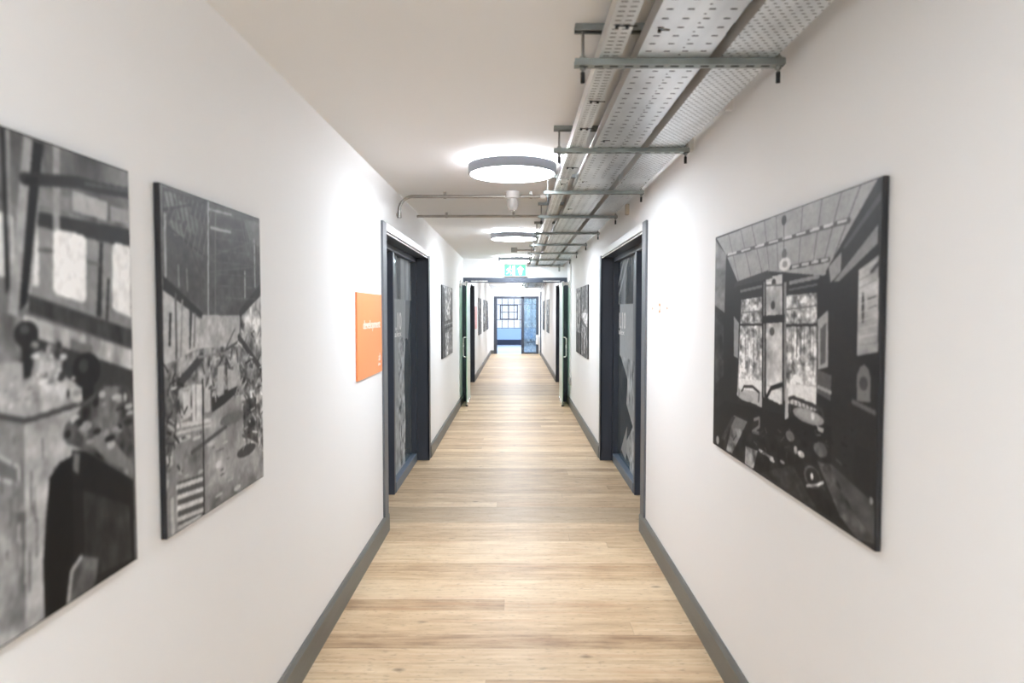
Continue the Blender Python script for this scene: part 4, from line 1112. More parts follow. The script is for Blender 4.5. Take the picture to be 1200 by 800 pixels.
# ---------------------------------------------------------------- door sets in the side walls
def door_set(n, s, w, y0, y1, label, txt, vin, seed):
    Y = lambda v: y0 + (v - 4.925)
    t = thing('door_%d' % n, label, 'door', (s * w, (y0 + y1) / 2, 0), None, 'structure')
    def bx(m, a0, a1, ya, yb, z0, z1, bv=0): m.box(s * (w + a0), s * (w + a1), Y(ya), Y(yb), z0, z1, bv); return m
    # corner trims
    bx(MB(), -.016, .0, 4.79, 4.925, .134, 2.235, .003).build('architrave', 'grey_trim', t)
    bx(MB(), -.016, .0, 7.27, 7.40, 0, 2.19, .003).build('architrave', 'navy', t)
    bx(MB(), -.014, 0, 4.925, 7.27, 2.178, 2.238, .002).build('lintel_board', 'white_trim', t)
    bx(MB(), -.010, 0, 4.925, 7.27, 2.160, 2.168).build('edge_bead', 'white_trim', t)
    m = MB(); bx(m, -.016, .2, 7.27, 7.29, 0, 2.185); bx(m, 0, .2, 4.905, 4.925, 0, 2.185); bx(m, 0, .2, 4.905, 7.29, 2.165, 2.185)
    m.build('lining', 'navy', t)
    # glazed screen frame
    f0, f1 = .112, .178
    m = MB()
    bx(m, f0, f1, 5.883, 5.945, 0, 2.165, .004); bx(m, f0, f1, 7.205, 7.27, 0, 2.165, .004)
    bx(m, f0, f1, 4.925, 7.27, 2.112, 2.165, .004)
    m.build('frame', 'navy', t)
    bx(MB(), f0 - .004, f1, 5.945, 7.205, 0, .092, .006).build('sill_rail', M['sill'], t)
    pane = bx(MB(), .160, .166, 5.945, 7.205, .092, 2.112).build('glass_pane', 'glass', t)
    # frosted film behind the pane: u runs left to right for somebody in the corridor
    a = .1585
    if s < 0: fn = lambda u, v: (s * (w + a), Y(5.945 + u * 1.26), .092 + v * 2.02)
    else: fn = lambda u, v: (s * (w + a), Y(7.205 - u * 1.26), .092 + v * 2.02)
    img = paint(vin, 1.26 / 2.02, h=300, seed=seed, blur=1, base=.1)
    ink_mesh('frosted_film', img, fn, 'vinyl', t, linear=False)
    # lettering on the corridor face of the pane
    x = s * (w + .1575)
    if s < 0: mt = lambda yy, z: Matrix.Translation((x, Y(yy), z)) @ Matrix(((0, 0, 1, 0), (1, 0, 0, 0), (0, 1, 0, 0), (0, 0, 0, 1)))
    else: mt = lambda yy, z: Matrix.Translation((x, Y(yy), z)) @ Matrix(((0, 0, -1, 0), (-1, 0, 0, 0), (0, 1, 0, 0), (0, 0, 0, 1)))
    for body, yy, z, size, sx in txt:
        text_mesh('lettering', body, size, 'door_text', t, mt(yy, z), sx)
    # the door itself, closed, in the near half of the opening
    lf = bx(MB(), .168, .208, 4.93, 5.88, .006, 2.110, .003).build('door_leaf', 'navy', t)
    m = MB(); m.cyl((s * (w + .16), Y(5.02), 1.02), .026, .012, 'X'); m.tube([(s * (w + .16), Y(5.02), 1.02), (s * (w + .125), Y(5.02), 1.02), (s * (w + .118), Y(5.03), 1.02), (s * (w + .116), Y(5.14), 1.02)], .009)
    m.build('handle', 'steel', lf, True)
    # dim room behind
    m = MB()
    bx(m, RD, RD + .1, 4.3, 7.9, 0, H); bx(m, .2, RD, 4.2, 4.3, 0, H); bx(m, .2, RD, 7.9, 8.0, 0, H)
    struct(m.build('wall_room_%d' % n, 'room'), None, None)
    return t
M['sill'] = simple('grey_blue_sill_paint', srgb(96, 108, 122), .4, var=.08)
VL = [('P', [(0, .80), (1, .80), (1, 1), (0, 1)], .42), ('N', [(0, .80), (1, .80), (1, 1), (0, 1)], 9, 1, 1.0),
      ('P', [(0, 0), (.62, 0), (.66, .2), (.60, .45), (.68, .60), (.86, .80), (0, .80)], .62),
      ('N', [(.35, 0), (1, 0), (1, .62), (.35, .62)], 20, 30, 1.0),
      ('P', [(.70, .80), (.95, .80), (.8, .6), (.66, .62)], .35), ('N', [(.0, .0), (.6, 0), (.6, .35), (0, .35)], 10, 20, .5)]
VR = [('P', [(0, .78), (.72, .78), (.72, 1), (0, 1)], .35), ('N', [(0, .78), (.72, .78), (.72, 1), (0, 1)], 7, 2, 1.2), ('L', [(.05, .83), (.5, 1)], .02, .7), ('L', [(.0, .88), (.3, 1)], .02, .6),
      ('P', [(.1, .52), (.72, .52), (.72, .78), (.1, .78)], .72), ('P', [(.72, .3), (1, .3), (1, 1), (.72, 1)], .5), ('P', [(0, .52), (.1, .52), (.1, .78), (0, .78)], .2),
      ('P', [(.15, .52), (.5, .42), (.45, .30), (.75, .22), (.35, .08), (.9, .0), (1, 0), (1, .52)], .60), ('N', [(.1, .3), (1, .3), (1, .52), (.1, .52)], 14, 14, 1.0),
      ('P', [(.2, .05), (.5, .2), (.45, .02)], .5), ('P', [(.62, 0), (1, 0), (1, .25), (.7, .2)], .75), ('N', [(.6, 0), (1, 0), (1, .25), (.6, .25)], 12, 30, .6)]
TL = [('1.10', 6.10, 1.425, .235, 1.16), ('alex', 6.19, 1.362, .078, 2.9)]
TR = [('1.10', 7.17, 1.425, .235, 1.16), ('alex', 7.15, 1.362, .078, 2.9)]
door_set(1, -1, -WL, *DOOR_Y[0], 'recessed dark navy doorway with glazed side panel nearest on the left wall', TL, VL, 3)
door_set(2, 1, WR, *DOOR_Y[0], 'recessed dark navy doorway with glazed side panel nearest on the right wall', TR, VR, 5)
door_set(3, -1, -WL, *DOOR_Y[1], 'recessed dark navy doorway on the left wall beyond the glass double doors', [], VL, 6)
door_set(4, 1, WR, *DOOR_Y[1], 'recessed dark navy doorway on the right wall beyond the glass double doors', [], VR, 7)

# ---------------------------------------------------------------- glass double doors and their frame
fr = thing('door_5', 'dark frame of the open glass double doors halfway down the corridor', 'door frame', (0, PART, 0), None, 'structure')
MB().box(WL, WR, PART - .02, PART + .15, 2.113, 2.2, .004).build('head_bar', 'navy', fr)
MB().box(WL, -.868, PART - .25, PART + .15, 0, 2.113, .003).build('jamb', 'navy', fr)
MB().box(.840, WR, PART - .25, PART + .15, 0, 2.113, .003).build('jamb', 'navy', fr)
for x0 in (-.80, .49): MB().box(x0, x0 + .30, PART - .027, PART - .02, 2.128, 2.146).build('closer_track', 'steel', fr)
def glass_leaf(s, x, label):
    y0, y1 = 11.42, PART - .025
    t = thing('glass_door', label, 'glass door', (x, y0, 0), 'open glass double doors')
    MB().box(x - .006, x + .006, y0 + .004, y1, .012, 2.085).build('glass_panel', 'leaf_glass', t)
    MB().box(x - .0062, x + .0062, y0, y0 + .004, .012, 2.085).build('glass_edge', 'leaf_edge', t)
    MB().box(x - .014, x + .014, y0, y1, .008, .075, .003).build('bottom_rail', 'steel', t)
    MB().box(x - .022, x + .022, y0 - .004, y0 + .03, 0.0, .022, .003).build('floor_shoe', 'black', t)
    MB().box(x - .016, x + .016, y1 - .16, y1, 2.03, 2.105, .003).build('patch_fitting', 'steel', t)
    MB().box(x - .020, x + .020, y0, y0 + .12, 2.02, 2.10, .004).build('patch_fitting', 'steel', t)
    d = s * .062
    MB().tube([(x + s * .006, y0 + .08, .83), (x + d - s * .02, y0 + .08, .83), (x + d, y0 + .08, .85), (x + d, y0 + .08, 1.14), (x + d - s * .02, y0 + .08, 1.16), (x + s * .006, y0 + .08, 1.16)], .011).build('handle', 'steel', t, True)
    return t
glass_leaf(-1, -.822, 'left leaf of the open glass double doors, folded back along the left wall')
glass_leaf(1, .790, 'right leaf of the open glass double doors, folded back along the right wall')
for s, w, x, lab in ((-1, WL, -.842, 'round white door holder on the left wall beside the glass door'), (1, WR, .810, 'round white door holder on the right wall beside the glass door')):
    t = thing('door_holder', lab, 'door holder', (w, 11.50, 2.06), 'door holders')
    m = MB(); a, b = sorted((w, w - s * .03)); m.box(a, b, 11.45, 11.55, 2.0, 2.12, .006); m.build('base', 'white_plastic', t)
    ln = abs(abs(w) - .03 - abs(x)) - .006; MB().cyl(((abs(w) - .03 - ln / 2) * s, 11.50, 2.06), .028, ln, 'X').build('magnet', 'steel', t, True)

# ---------------------------------------------------------------- far doorway and the blue room
fe = thing('door_6', 'dark blue frame of the far doorway with glazed side panel', 'door frame', (0, END, 0), None, 'structure')
m = MB(); yb0, yb1 = END - .02, END + .1
m.box(-.817, -.697, yb0, yb1, 0, 2.155, .005); m.box(.208, .313, yb0, yb1, 0, 2.155, .005); m.box(.765, .855, yb0, yb1, 0, 2.155, .005); m.box(-.697, .765, yb0, yb1, 2.07, 2.155, .005); m.box(.313, .765, yb0, yb1, 0, .06, .005)
m.build('frame', 'navy', fe)
MB().box(.313, .765, END + .04, END + .046, .06, 2.07).build('glass_pane', 'glass', fe)
VE = [('P', [(0, 0), (1, 0), (1, 1), (0, 1)], .62), ('N', [(0, 0), (1, 0), (1, .8), (0, .8)], 6, 20, .7), ('P', [(0, .8), (1, .8), (1, 1), (0, 1)], .3), ('N', [(0, .8), (1, .8), (1, 1), (0, 1)], 10, 16, 1.2),
      ('N', [(0.4, .15), (1, .15), (1, .55), (.4, .55)], 14, 30, 1.0), ('L', [(.05, .52), (.4, .50)], .02, .25), ('L', [(.3, .18), (.8, .2)], .02, .25)]
ink_mesh('frosted_film', paint(VE, .452 / 2.01, h=160, seed=9, base=.5), lambda u, v: (.313 + u * .452, END + .049, .06 + v * 2.01), 'vinyl_blue', fe, linear=False)
tag(MB().box(.76, .845, END - .075, END - .02, .36, .72, .006).build('wall_box', 'white_plastic', None, origin=(.80, END - .05, .36)), 'small white box low on the right of the far door frame', 'box')
tag(MB().lathe([(.0, 0), (.05, 0), (.055, -.02), (.04, -.045), (0, -.055)], (.40, 24.6, 2.48)).build('smoke_detector', 'black', None, True), 'small dark dome detector on the lowered ceiling at the far end', 'detector')
struct(MB().box(-2.4, 2.4, 25.66, 32.7, -.12, 0).build('floor_far', 'blue_floor'), 'pale blue floor of the far room', 'floor')
WY = 32.4
m = MB(); m.box(-2.4, 2.4, WY, WY + .2, 0, .79); m.box(-2.4, 2.4, WY, WY + .2, 2.25, H); m.box(-2.4, -1.5, WY, WY + .2, .79, 2.25); m.box(1.5, 2.4, WY, WY + .2, .79, 2.25)
struct(m.build('wall_far', 'blue_wall'), 'pale blue wall under the far window', 'wall')
m = MB(); m.box(-2.4, -2.3, 25.68, WY, 0, H); m.box(2.3, 2.4, 25.68, WY, 0, H); m.box(-2.4, WL - .2, 25.66, 25.76, 0, H); m.box(WR + .2, 2.4, 25.66, 25.76, 0, H); m.box(WL-.2, -.83, 25.68, 25.76, 0, H); m.box(.87, WR+.2, 25.68, 25.76, 0, H)
struct(m.build('wall_far_room', 'blue_wall'), None, None)
struct(MB().box(-2.3, 2.3, WY - .03, WY, 0, .25, .004).build('baseboard_far', 'navy_band'), 'tall dark blue skirting band under the far window', 'baseboard')
wt = thing('window_1', 'industrial grid window at the very end of the corridor', 'window', (0, WY, .79), None, 'structure')
m = MB(); yb, ye = WY + .05, WY + .09
xs = [-1.5 + .2845 * i for i in range(11)]
for x in xs: m.box(x - .012, x + .012, yb, ye, .79, 2.25)
for z in (.80, 1.195, 1.91, 2.24): m.box(-1.5, 1.5, yb, ye, z - .012, z + .012)
m.build('glazing_bars', 'navy', wt)
m = MB(); cx0, cx1, cz0, cz1 = -.75, .105, 1.195, 1.91; d = .05
m.box(cx0, cx0 + d, yb - .03, yb, cz0, cz1); m.box(cx1 - d, cx1, yb - .03, yb, cz0, cz1); m.box(cx0 + d, cx1 - d, yb - .03, yb, cz0, cz0 + d); m.box(cx0 + d, cx1 - d, yb - .03, yb, cz1 - d, cz1)
m.box((cx0 + cx1) / 2 - .014, (cx0 + cx1) / 2 + .014, yb - .03, yb, cz0 + d, cz1 - d); m.box(cx0 + d, cx1 - d, yb - .029, yb - .001, (cz0 + cz1) / 2 - .014, (cz0 + cz1) / 2 + .014)
m.build('casement', 'navy', wt)
MB().box(-1.5, 1.5, yb + .015, yb + .021, .79, 2.25).build('panes', 'pane', wt)

# ---------------------------------------------------------------- ceiling lamps
def make_lamp():
    t = thing('ceiling_lamp', '', 'ceiling lamp', (0, 0, 0), 'round ceiling lamps')
    R = .274
    MB().lathe([(.0, -.028), (R - .014, -.028), (R - .002, -.030), (R, -.033), (R, -.088), (R - .003, -.091), (R - .012, -.091), (R - .012, -.083), (0, -.083)], (0, 0, 0), 72).build('body', 'lamp_body', t, True)
    MB().cyl((0, 0, -.087), R - .013, .007, 'Z', 72).build('diffuser', 'lamp', t)
    MB().cyl((0, 0, -.014), .12, .028, 'Z', 32).build('mounting_plate', 'white_plastic', t)
    MB().lathe([(.225, -.027), (.235, -.027), (.235, -.001), (.225, -.001)], (0, 0, 0), 64, True).build('uplight_ring', 'lamp_up', t)
    return t
lamp0 = make_lamp()
lamps = [(-.3, H, 'round grey ceiling lamp above and behind the camera'), (-3.5, H, 'round grey ceiling lamp behind the camera'),
         (4.306, H, 'largest and nearest round glowing ceiling lamp, beside the cable trays'), (8.13, H, 'second round glowing ceiling lamp, beyond the clear ceiling sensor'),
         (11.72, H, 'third round glowing ceiling lamp, just above the green exit sign'), (15.79, H, 'round ceiling lamp just past the glass double doors'),
         (19.62, H, 'round ceiling lamp in the middle of the far corridor'), (23.45, H, 'flat-looking ceiling lamp before the lowered far ceiling'), (24.9, 2.48, 'farthest ceiling lamp, on the lowered ceiling by the far doorway')]
for i, (y, z, lab) in enumerate(lamps):
    o = lamp0 if i == 0 else copy_tree(lamp0)
    o.location = (-.021, y, z); o['label'] = lab

# ---------------------------------------------------------------- cable trays on hangers
TZ = 2.431
def tray(x0, x1, y0, y1, mat, label, fl, bolts, name='cable_tray'):
    t = thing(name, label, 'cable tray', ((x0 + x1) / 2, y0, TZ), 'steel cable trays')
    th = .0016
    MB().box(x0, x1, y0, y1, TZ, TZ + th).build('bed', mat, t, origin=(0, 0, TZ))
    for x, s in ((x0, 1), (x1, -1)):
        m = MB(); a, b = sorted((x, x + s * th)); m.box(a, b, y0, y1, TZ + th, TZ + fl)
        a, b = sorted((x, x + s * .009)); m.box(a, b, y0, y1, TZ + fl - th, TZ + fl)
        m.build('flange', 'galv_matt', t)
    y = y0 + 2.0
    while y < y1:
        m = MB()
        for x, s in ((x0, -1), (x1, 1)):
            a, b = sorted((x, x + s * .002)); m.box(a, b, y - .09, y + .09, TZ + .006, TZ + fl - .006)
        m.box(x0 + .004, x1 - .004, y - .09, y + .09, TZ - .0012, TZ)
        m.build('coupler', 'galv', t)
        for k in (-.05, .05):
            for x in (x0 + .012, x1 - .012): MB().cyl((x, y + k, TZ - .003), .0045, .005, 'Z', 10).build('bolt', 'rod', t)
        y += 3.0
    for bx_, by_ in bolts:
        m = MB(); m.cyl((bx_, by_, TZ - .004), .0055, .008, 'Z', 10); m.box(bx_, bx_ + .03, by_ - .002, by_ + .002, TZ - .0025, TZ)  # bolt head, plus a black strip standing for its cast shadow
        m.build('bolt_with_shadow', 'black', t)
    return t
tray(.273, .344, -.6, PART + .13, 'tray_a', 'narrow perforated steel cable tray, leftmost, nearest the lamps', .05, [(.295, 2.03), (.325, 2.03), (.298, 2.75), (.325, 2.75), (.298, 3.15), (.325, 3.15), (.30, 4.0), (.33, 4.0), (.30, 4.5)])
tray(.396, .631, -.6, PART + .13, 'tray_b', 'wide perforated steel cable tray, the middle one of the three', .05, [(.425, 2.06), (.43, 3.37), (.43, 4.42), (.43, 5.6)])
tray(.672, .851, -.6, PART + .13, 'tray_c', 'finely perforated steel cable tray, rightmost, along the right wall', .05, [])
FY0, FY1 = PART + .16, 23.95
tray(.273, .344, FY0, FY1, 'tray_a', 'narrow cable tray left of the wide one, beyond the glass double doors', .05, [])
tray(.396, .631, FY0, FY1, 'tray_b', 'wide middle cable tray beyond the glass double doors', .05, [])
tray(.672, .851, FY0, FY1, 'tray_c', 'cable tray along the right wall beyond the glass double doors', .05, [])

def channel(m, x0, x1, z0, z1, hw=.0205, up=True):
    """slotted C channel lying along x, opening up or down"""
    th = .0025
    zb = z0 if up else z1 - th
    m.box(x0, x1, -hw, hw, zb, zb + th)
    for s in (-1, 1):
        a, b = sorted((s * hw, s * (hw - th))); lo, hi = (z0 + th, z1) if up else (z0, z1 - th)
        m.box(x0, x1, a, b, lo, hi)
        a, b = sorted((s * (hw - th), s * (hw - .0095))); zl = z1 - th if up else z0
        m.box(x0, x1, a, b, zl, zl + th)
def make_hanger():
    t = thing('strut_hanger', '', 'hanger', (0, 0, 2.39), 'steel strut hangers under the cable trays')
    m = MB(); channel(m, .195, .885, 2.409, 2.4295); m.build('cross_channel', 'strut', t)
    m = MB(); channel(m, .195, .885, 2.521, 2.542, up=False); m.build('ceiling_channel', 'galv_dull', t)
    for x in (.222, .868):
        m = MB(); m.cyl((x, 0, (2.362 + 2.535) / 2), .005, 2.535 - 2.362, 'Z', 10); rod = m.build('threaded_rod', 'rod', t)
        MB().cyl((x, 0, 2.372), .0075, .034, 'Z', 12).build('end_cap', 'black', rod)
        m = MB(); m.box(x - .013, x + .013, -.018, .018, 2.4295, 2.4325); m.cyl((x, 0, 2.437), .010, .009, 'Z', 6); m.build('nut', 'galv_dull', rod)
        MB().cyl((x, 0, 2.403), .010, .010, 'Z', 6).build('nut', 'galv_dull', rod)
    return t
h0 = make_hanger()
hl = ['nearest and largest strut hanger, at the top of the picture', 'second strut hanger from the front, just before the largest lamp', 'third strut hanger from the front, level with the clear ceiling sensor',
      'fourth strut hanger from the front, above the right navy doorway', 'fifth strut hanger from the front, before the second lamp', 'sixth strut hanger from the front, past the second lamp', 'seventh strut hanger from the front, past the small square junction box', 'eighth strut hanger from the front, before the exit sign',
      'first strut hanger seen under the head bar of the glass doors', 'second strut hanger seen under the head bar of the glass doors', 'third strut hanger seen under the head bar of the glass doors', 'last strut hanger, before the lowered far ceiling']
ys = [2.30, 3.535, 4.77, 5.985, 7.25, 8.51, 9.765, 11.01, 19.72, 20.96, 22.20, 23.44]
for i, (y, lab) in enumerate(zip(ys, hl)):
    o = h0 if i == 0 else copy_tree(h0)
    o.location = (0, y, 2.39); o['label'] = lab
t = thing('wall_strut', 'short strut fixed to the white bulkhead under the cable trays', 'strut', (0, PART - .0225, 2.39), None)
m = MB(); channel(m, .23, .80, 2.408, 2.4285); o = m.build('cross_channel', 'strut', t); 
for ch in children(t): ch.data.transform(Matrix.Translation((0, PART - .0225, 0)))
MB().box(.765, .795, PART - .006, PART, 2.31, 2.39, .001).build('angle_bracket', 'galv_dull', t)

# ---------------------------------------------------------------- conduits and devices on the ceiling
def arc(cx, cz, r, a0, a1, y, n=10): return [(cx + r * math.cos(math.radians(a0 + (a1 - a0) * k / n)), y, cz + r * math.sin(math.radians(a0 + (a1 - a0) * k / n))) for k in range(n + 1)]
def clip(m, x, y, z, r): m.cyl((x, y, z), r + .004, .022, 'X', 14); m.box(x - .011, x + .011, y - .008, y + .008, z, H)
cy, cz = 5.44, 2.505
t = thing('conduit', 'steel conduit bending down the left wall above the nearest doorway', 'conduit', (-.92, cy, 2.35), 'steel ceiling conduits')
MB().tube([(-.922, cy, 2.345)] + arc(-.812, cz - .11, .11, 180, 90, cy) + [(-.085, cy, cz)], .0125, 14).build('pipe', 'conduit', t, True)
m = MB(); m.cyl((-.922, cy, 2.36), .0165, .045, 'Z', 16); m.box(-.942, -.922, cy - .010, cy + .010, 2.35, 2.372); m.build('coupling', 'conduit', t, True)
for x in (-.56,): m = MB(); clip(m, x, cy, cz, .0125); m.build('saddle', 'conduit', t)
t = thing('ceiling_sensor', 'clear domed sensor on a white base between two conduits', 'sensor', (-.025, cy, H), None)
MB().lathe([(0, 0), (.055, 0), (.055, -.05), (.045, -.055), (0, -.055)], (-.025, cy, H), 32).build('base', 'white_plastic', t, True)
MB().lathe([(.04, -.055), (.043, -.075), (.046, -.11), (.036, -.135), (.015, -.148), (0, -.15)], (-.025, cy, H), 32).build('dome', 'clear_dome', t, True)
MB().lathe([(0, -.055), (.026, -.055), (.026, -.115), (.012, -.125), (0, -.125)], (-.025, cy, H), 24).build('lens', 'white_plastic', t, True)
t = thing('conduit', 'short steel conduit from the domed sensor to the narrow cable tray', 'conduit', (.03, cy, cz), 'steel ceiling conduits')
MB().tube([(.034, cy, cz), (.30, cy, cz)], .0125, 14).build('pipe', 'conduit', t, True)
MB().cyl((.215, cy, cz), .019, .04, 'X', 16).build('connector', 'white_plastic', t, True)
m = MB(); clip(m, .12, cy, cz, .0125); m.build('saddle', 'conduit', t)
cy2 = 6.56
t = thing('conduit', 'straight steel conduit crossing the ceiling from the left wall', 'conduit', (WL, cy2, cz), 'steel ceiling conduits')
MB().tube([(WL, cy2, cz), (.30, cy2, cz)], .0125, 14).build('pipe', 'conduit', t, True)
for x in (-.66, -.02): m = MB(); clip(m, x, cy2, cz, .0125); m.build('saddle', 'conduit', t)
cy3 = 10.2
t = thing('junction_box', 'small square junction box with a short conduit on the ceiling', 'junction box', (-.023, cy3, H), None)
MB().box(-.068, .022, cy3 - .045, cy3 + .045, H - .07, H, .005).build('box', 'grey_plastic', t)
MB().tube([(.022, cy3, cz), (.30, cy3, cz)], .0125, 14).build('pipe', 'conduit', t, True)

# ---------------------------------------------------------------- things on the right wall
for y, z, sy, sz, mt, lab in ((2.955, 2.455, .035, .06, 'white_trim', 'small pale box high on the right wall under the nearest cable tray hanger'), (3.60, 2.43, .05, .075, 'white_trim', 'pale box high on the right wall by the second hanger'), (5.61, 2.385, .052, .085, 'beige_plastic', 'small beige box on the right wall above the nearest doorway')):
    t = thing('wall_box', lab, 'box', (WR, y, z), 'small boxes high on the right wall')
    MB().box(WR - .028, WR, y - sy / 2, y + sy / 2, z, z + sz, .003).build('case', mt, t)
    MB().cyl((WR - .029, y, z + sz / 2), .004, .003, 'X', 10).build('screw', 'galv_dull', t)
t = thing('wall_fixing', 'bare plaster ring and two screw holes left on the right wall', 'wall marks', (WR, 4.38, 1.62), None)
def fnr(y, z): return (WR - .001, y, z)
m = MB(); n = 20
for k in range(n):
    a0, a1 = 2 * PI * k / n, 2 * PI * (k + 1) / n
    q = [m.bm.verts.new((WR - .0012, 4.38 + r * math.cos(a) * 1.0, 1.62 + r * math.sin(a) * 1.0)) for r, a in ((.017, a0), (.034, a0), (.034, a1), (.017, a1))]
    m.bm.faces.new(q)
m.build('plaster_ring', 'tan', t)
for y in (4.60, 4.16): MB().cyl((WR - .001, y, 1.618), .010, .002, 'X', 12).build('screw_hole', 'tan', t)
t = thing('socket_box', 'white conduit running down the right wall to a small switch box', 'switch', (WR, 11.35, .40), None)
MB().tube([(WR - .013, 11.33, .50), (WR - .013, 11.33, 2.54)], .011, 12).build('pipe', 'white_plastic', t, True)
MB().box(WR - .035, WR, 11.28, 11.38, .38, .50, .004).build('box', 'grey_plastic', t)

# ---------------------------------------------------------------- orange signs
def sign(y0, y1, z0, z1, mat, label, letters):
    t = thing('wall_sign', label, 'sign', (WL, (y0 + y1) / 2, z0), 'orange wall signs')
    MB().box(WL, WL + .012, y0, y1, z0, z1, .001).build('panel', mat, t)
    R = lambda yy, z: Matrix.Translation((WL + .0125, yy, z)) @ Matrix(((0, 0, 1, 0), (1, 0, 0, 0), (0, 1, 0, 0), (0, 0, 0, 1)))
    for body, yy, z, size, sx in letters: text_mesh('lettering', body, size, 'sign_text', t, R(yy, z), sx)
    return t
sign(4.005, 4.74, 1.185, 1.712, 'orange', 'bright orange sign with pale lettering left of the nearest doorway', [('development', 4.155, 1.490, .078, 1.27), ('ab', 4.615, 1.265, .075, 1.1), ('alex', 4.60, 1.232, .032, 1.6)])
sign(15.78, 16.42, 1.185, 1.712, 'orange_bloom', 'sign with pinkish bloom in its colour on the left wall past the glass double doors', [])

# ---------------------------------------------------------------- exit sign
ey = PART
t = thing('exit_sign', 'green illuminated exit sign with running figure and arrow on the bulkhead', 'exit sign', (0, ey, 2.22), None)
MB().box(-.212, .205, ey - .045, ey, 2.215, 2.435, .004).build('case', 'grey_plastic', t)
MB().box(-.195, .175, ey - .048, ey - .045, 2.23, 2.425).build('lit_panel', 'green', t)
fnx = lambda a, b, d: (a, d, b)
def sym(polys):
    m = MB()
    for p in polys: m.prism(p, fnx, ey - .0495, ey - .048)
    return m.build('symbol', 'green_white', t)
cx = -.112
def circ(x, z, r): return [(x + r * math.cos(2 * PI * k / 14), z + r * math.sin(2 * PI * k / 14)) for k in range(14)]
sym([circ(cx + .012, 2.394, .014), [(cx - .015, 2.372), (cx + .018, 2.376), (cx + .010, 2.318), (cx - .018, 2.318)],
     [(cx + .014, 2.374), (cx + .022, 2.366), (cx + .044, 2.345), (cx + .038, 2.338)], [(cx - .012, 2.372), (cx - .046, 2.352), (cx - .050, 2.326), (cx - .041, 2.326), (cx - .036, 2.344), (cx - .012, 2.356)],
     [(cx - .006, 2.320), (cx + .010, 2.320), (cx + .032, 2.292), (cx + .030, 2.256), (cx + .018, 2.256), (cx + .018, 2.286)],
     [(cx - .018, 2.322), (cx - .002, 2.318), (cx - .018, 2.280), (cx - .052, 2.262), (cx - .056, 2.272), (cx - .028, 2.290)]])
sym([[(-.060, 2.250), (-.012, 2.238), (-.012, 2.418), (-.060, 2.406)]])
sym([[(.085, 2.410), (.150, 2.340), (.118, 2.340), (.118, 2.30), (.104, 2.245), (.066, 2.245), (.052, 2.30), (.052, 2.340), (.020, 2.340)]])

# ---------------------------------------------------------------- monochrome prints
def canvas(side, y0, y1, prims, label, seed, h=380, z0=.994, z1=1.934, blur=1, gap=.0):
    w = WL if side < 0 else WR; t = .017 * (-side)
    o = thing('canvas_picture', label, 'picture', (w, (y0 + y1) / 2, z0), 'black and white canvas prints')
    xf = w + t
    MB().box(w - .002 * side, xf, y0, y1, z0, z1, .002).build('stretcher_frame', 'canvas', o)
    asp = (y1 - y0) / (z1 - z0); e = .0008 * (-side)
    if side < 0: fn = lambda u, v: (xf + e, y0 + .004 + u * (y1 - y0 - .008), z0 + .004 + v * (z1 - z0 - .008))
    else: fn = lambda u, v: (xf + e, y1 - .004 - u * (y1 - y0 - .008), z0 + .004 + v * (z1 - z0 - .008))
    ink_mesh('print', paint(prims, asp, h, seed, blur), fn, 'print', o)
    return o
canvas(-1, .94, 1.642, PICS['P1'], 'print of old lever machinery with ball knobs, cut by the left picture edge', 11, 420, blur=5)
canvas(-1, 1.78, 2.478, PICS['P2'], 'print of a derelict factory hall, second on the left wall', 12, 420, blur=3)
canvas(1, 1.70, 3.113, PICS['P3'], 'large print of a dark pub interior with bright windows, right wall', 13, 400, blur=2)
def scene_print(seed):
    r = random.Random(seed); p = [('P', [(0, 0), (1, 0), (1, 1), (0, 1)], .5)]
    p.append(('P', [(0, .55), (1, .5), (1, 1), (0, 1)], r.uniform(.45, .65)))
    for k in range(9):
        x = r.random(); wd = r.uniform(.03, .14); a = r.uniform(.05, .4); b = r.uniform(.5, .95)
        p.append(('P', [(x, a), (x + wd, a + .02), (x + wd * .9, b), (x, b - .02)], r.choice([.14, .25, .3, .68, .78])))
    for k in range(6): p.append(('L', [(r.random(), r.random()), (r.random(), r.random())], r.uniform(.01, .03), r.choice([.12, .2, .75])))
    p.append(('P', [(0, 0), (1, 0), (1, r.uniform(.2, .35)), (0, r.uniform(.25, .45))], r.uniform(.25, .4)))
    p.append(('N', [(0, 0), (1, 0), (1, 1), (0, 1)], 12, 20, .8))
    return p
PC = [('P', [(0, 0), (1, 0), (1, 1), (0, 1)], .5), ('P', [(0, .5), (1, .5), (1, 1), (0, 1)], .62), ('P', [(0, 0), (.25, 0), (.22, .95), (0, 1)], .28), ('P', [(.4, .5), (.75, .5), (.72, .8), (.6, .98), (.45, .8)], .72), ('P', [(.75, .5), (1, .5), (1, 1), (.85, .9)], .38),
      ('P', [(.2, .36), (1, .40), (1, .54), (.2, .50)], .36), ('L', [(.2, .45), (1, .47)], .02, .6), ('L', [(.2, .40), (1, .42)], .015, .2), ('P', [(.3, 0), (.5, 0), (.55, .34), (.3, .34)], .7), ('P', [(.7, 0), (.95, 0), (.9, .36), (.75, .34)], .55), ('N', [(0, 0), (1, 0), (1, 1), (0, 1)], 14, 22, .6)]
PD = [('P', [(0, 0), (1, 0), (1, 1), (0, 1)], .52), ('P', [(.2, .6), (.8, .7), (.7, 1), (.2, 1)], .3), ('P', [(0, .5), (1, .42), (1, .62), (0, .62)], .75), ('P', [(0, .48), (.5, .42), (1, .25), (1, .42), (0, .55)], .35), ('P', [(.2, 0), (.9, 0), (.8, .3), (.3, .35)], .3), ('P', [(.45, .05), (.6, .05), (.58, .42), (.5, .42)], .72), ('L', [(.3, .55), (.35, .98)], .03, .8), ('N', [(0, 0), (1, 0), (1, 1), (0, 1)], 12, 20, .7)]
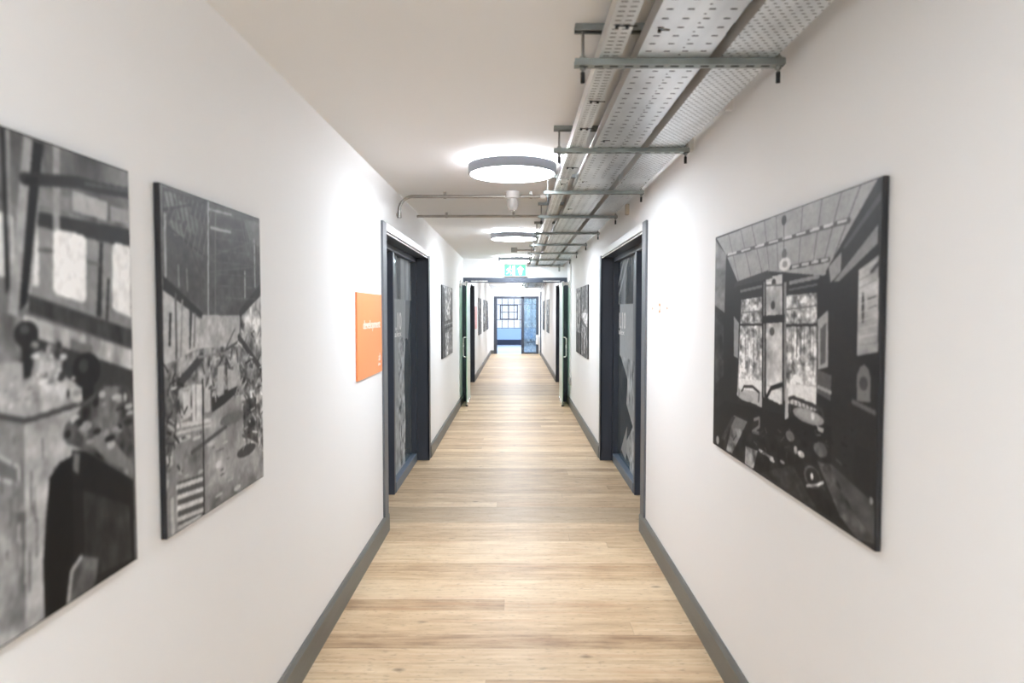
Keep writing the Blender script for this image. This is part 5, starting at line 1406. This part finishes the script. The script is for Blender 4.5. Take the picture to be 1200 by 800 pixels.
canvas(-1, 8.60, 10.0, PC, 'print between the nearest left doorway and the open glass door', 21, 200)
canvas(1, 8.59, 9.41, PD, 'nearer print of the close pair between the right doorway and glass door', 22, 200)
canvas(1, 9.50, 10.22, scene_print(5), 'farther print of the close pair between the right doorway and glass door', 23, 200)
canvas(-1, 17.15, 18.55, scene_print(7), 'nearest of three prints on the left wall past the glass doors', 24, 90)
canvas(-1, 19.85, 21.25, scene_print(8), 'middle of three prints on the left wall past the glass doors', 25, 90)
canvas(-1, 22.0, 23.4, scene_print(9), 'farthest of three prints on the left wall past the glass doors', 26, 90)
canvas(1, 18.75, 20.1, scene_print(10), 'nearer of two prints on the right wall past the glass doors', 27, 90)
canvas(1, 21.7, 23.1, scene_print(11), 'farther of two prints on the right wall past the glass doors', 28, 90)

# ---------------------------------------------------------------- daylight, added fill light, camera, output
wd = bpy.data.worlds.new('daylight'); scene.world = wd; wd.use_nodes = True
bg = wd.node_tree.nodes['Background']; bg.inputs[0].default_value = (.82, .89, 1.0, 1); bg.inputs[1].default_value = 1.5
al = bpy.data.lights.new('far_room_fill', 'AREA'); al.shape = 'RECTANGLE'; al.size = 3.0; al.size_y = 3.5; al.energy = 150; al.color = (.93, .97, 1)
ao = bpy.data.objects.new('far_room_fill', al); ao.location = (0, 29.2, 2.5); COL.objects.link(ao)
cam = bpy.data.cameras.new('camera'); co = bpy.data.objects.new('camera', cam); COL.objects.link(co)
cam.lens = 24.0; cam.sensor_width = 36.0; cam.clip_start = .05; cam.clip_end = 100
co.location = (0, 0, 1.6)
co.rotation_euler = (math.radians(90 - 2.5408), 0, math.radians(.308))
cam.dof.use_dof = True; cam.dof.focus_distance = 7.5; cam.dof.aperture_fstop = 2.8
scene.camera = co
vs = scene.view_settings
scene.display_settings.display_device = 'sRGB'
vs.view_transform = 'Standard'; vs.look = 'None'; vs.gamma = 1.0; vs.use_curve_mapping = False
vs.exposure = 0.0
scene.cycles.use_denoising = True
scene.cycles.max_bounces = 12; scene.cycles.diffuse_bounces = 8; scene.cycles.glossy_bounces = 5; scene.cycles.transparent_max_bounces = 16
scene.cycles.sample_clamp_indirect = 6
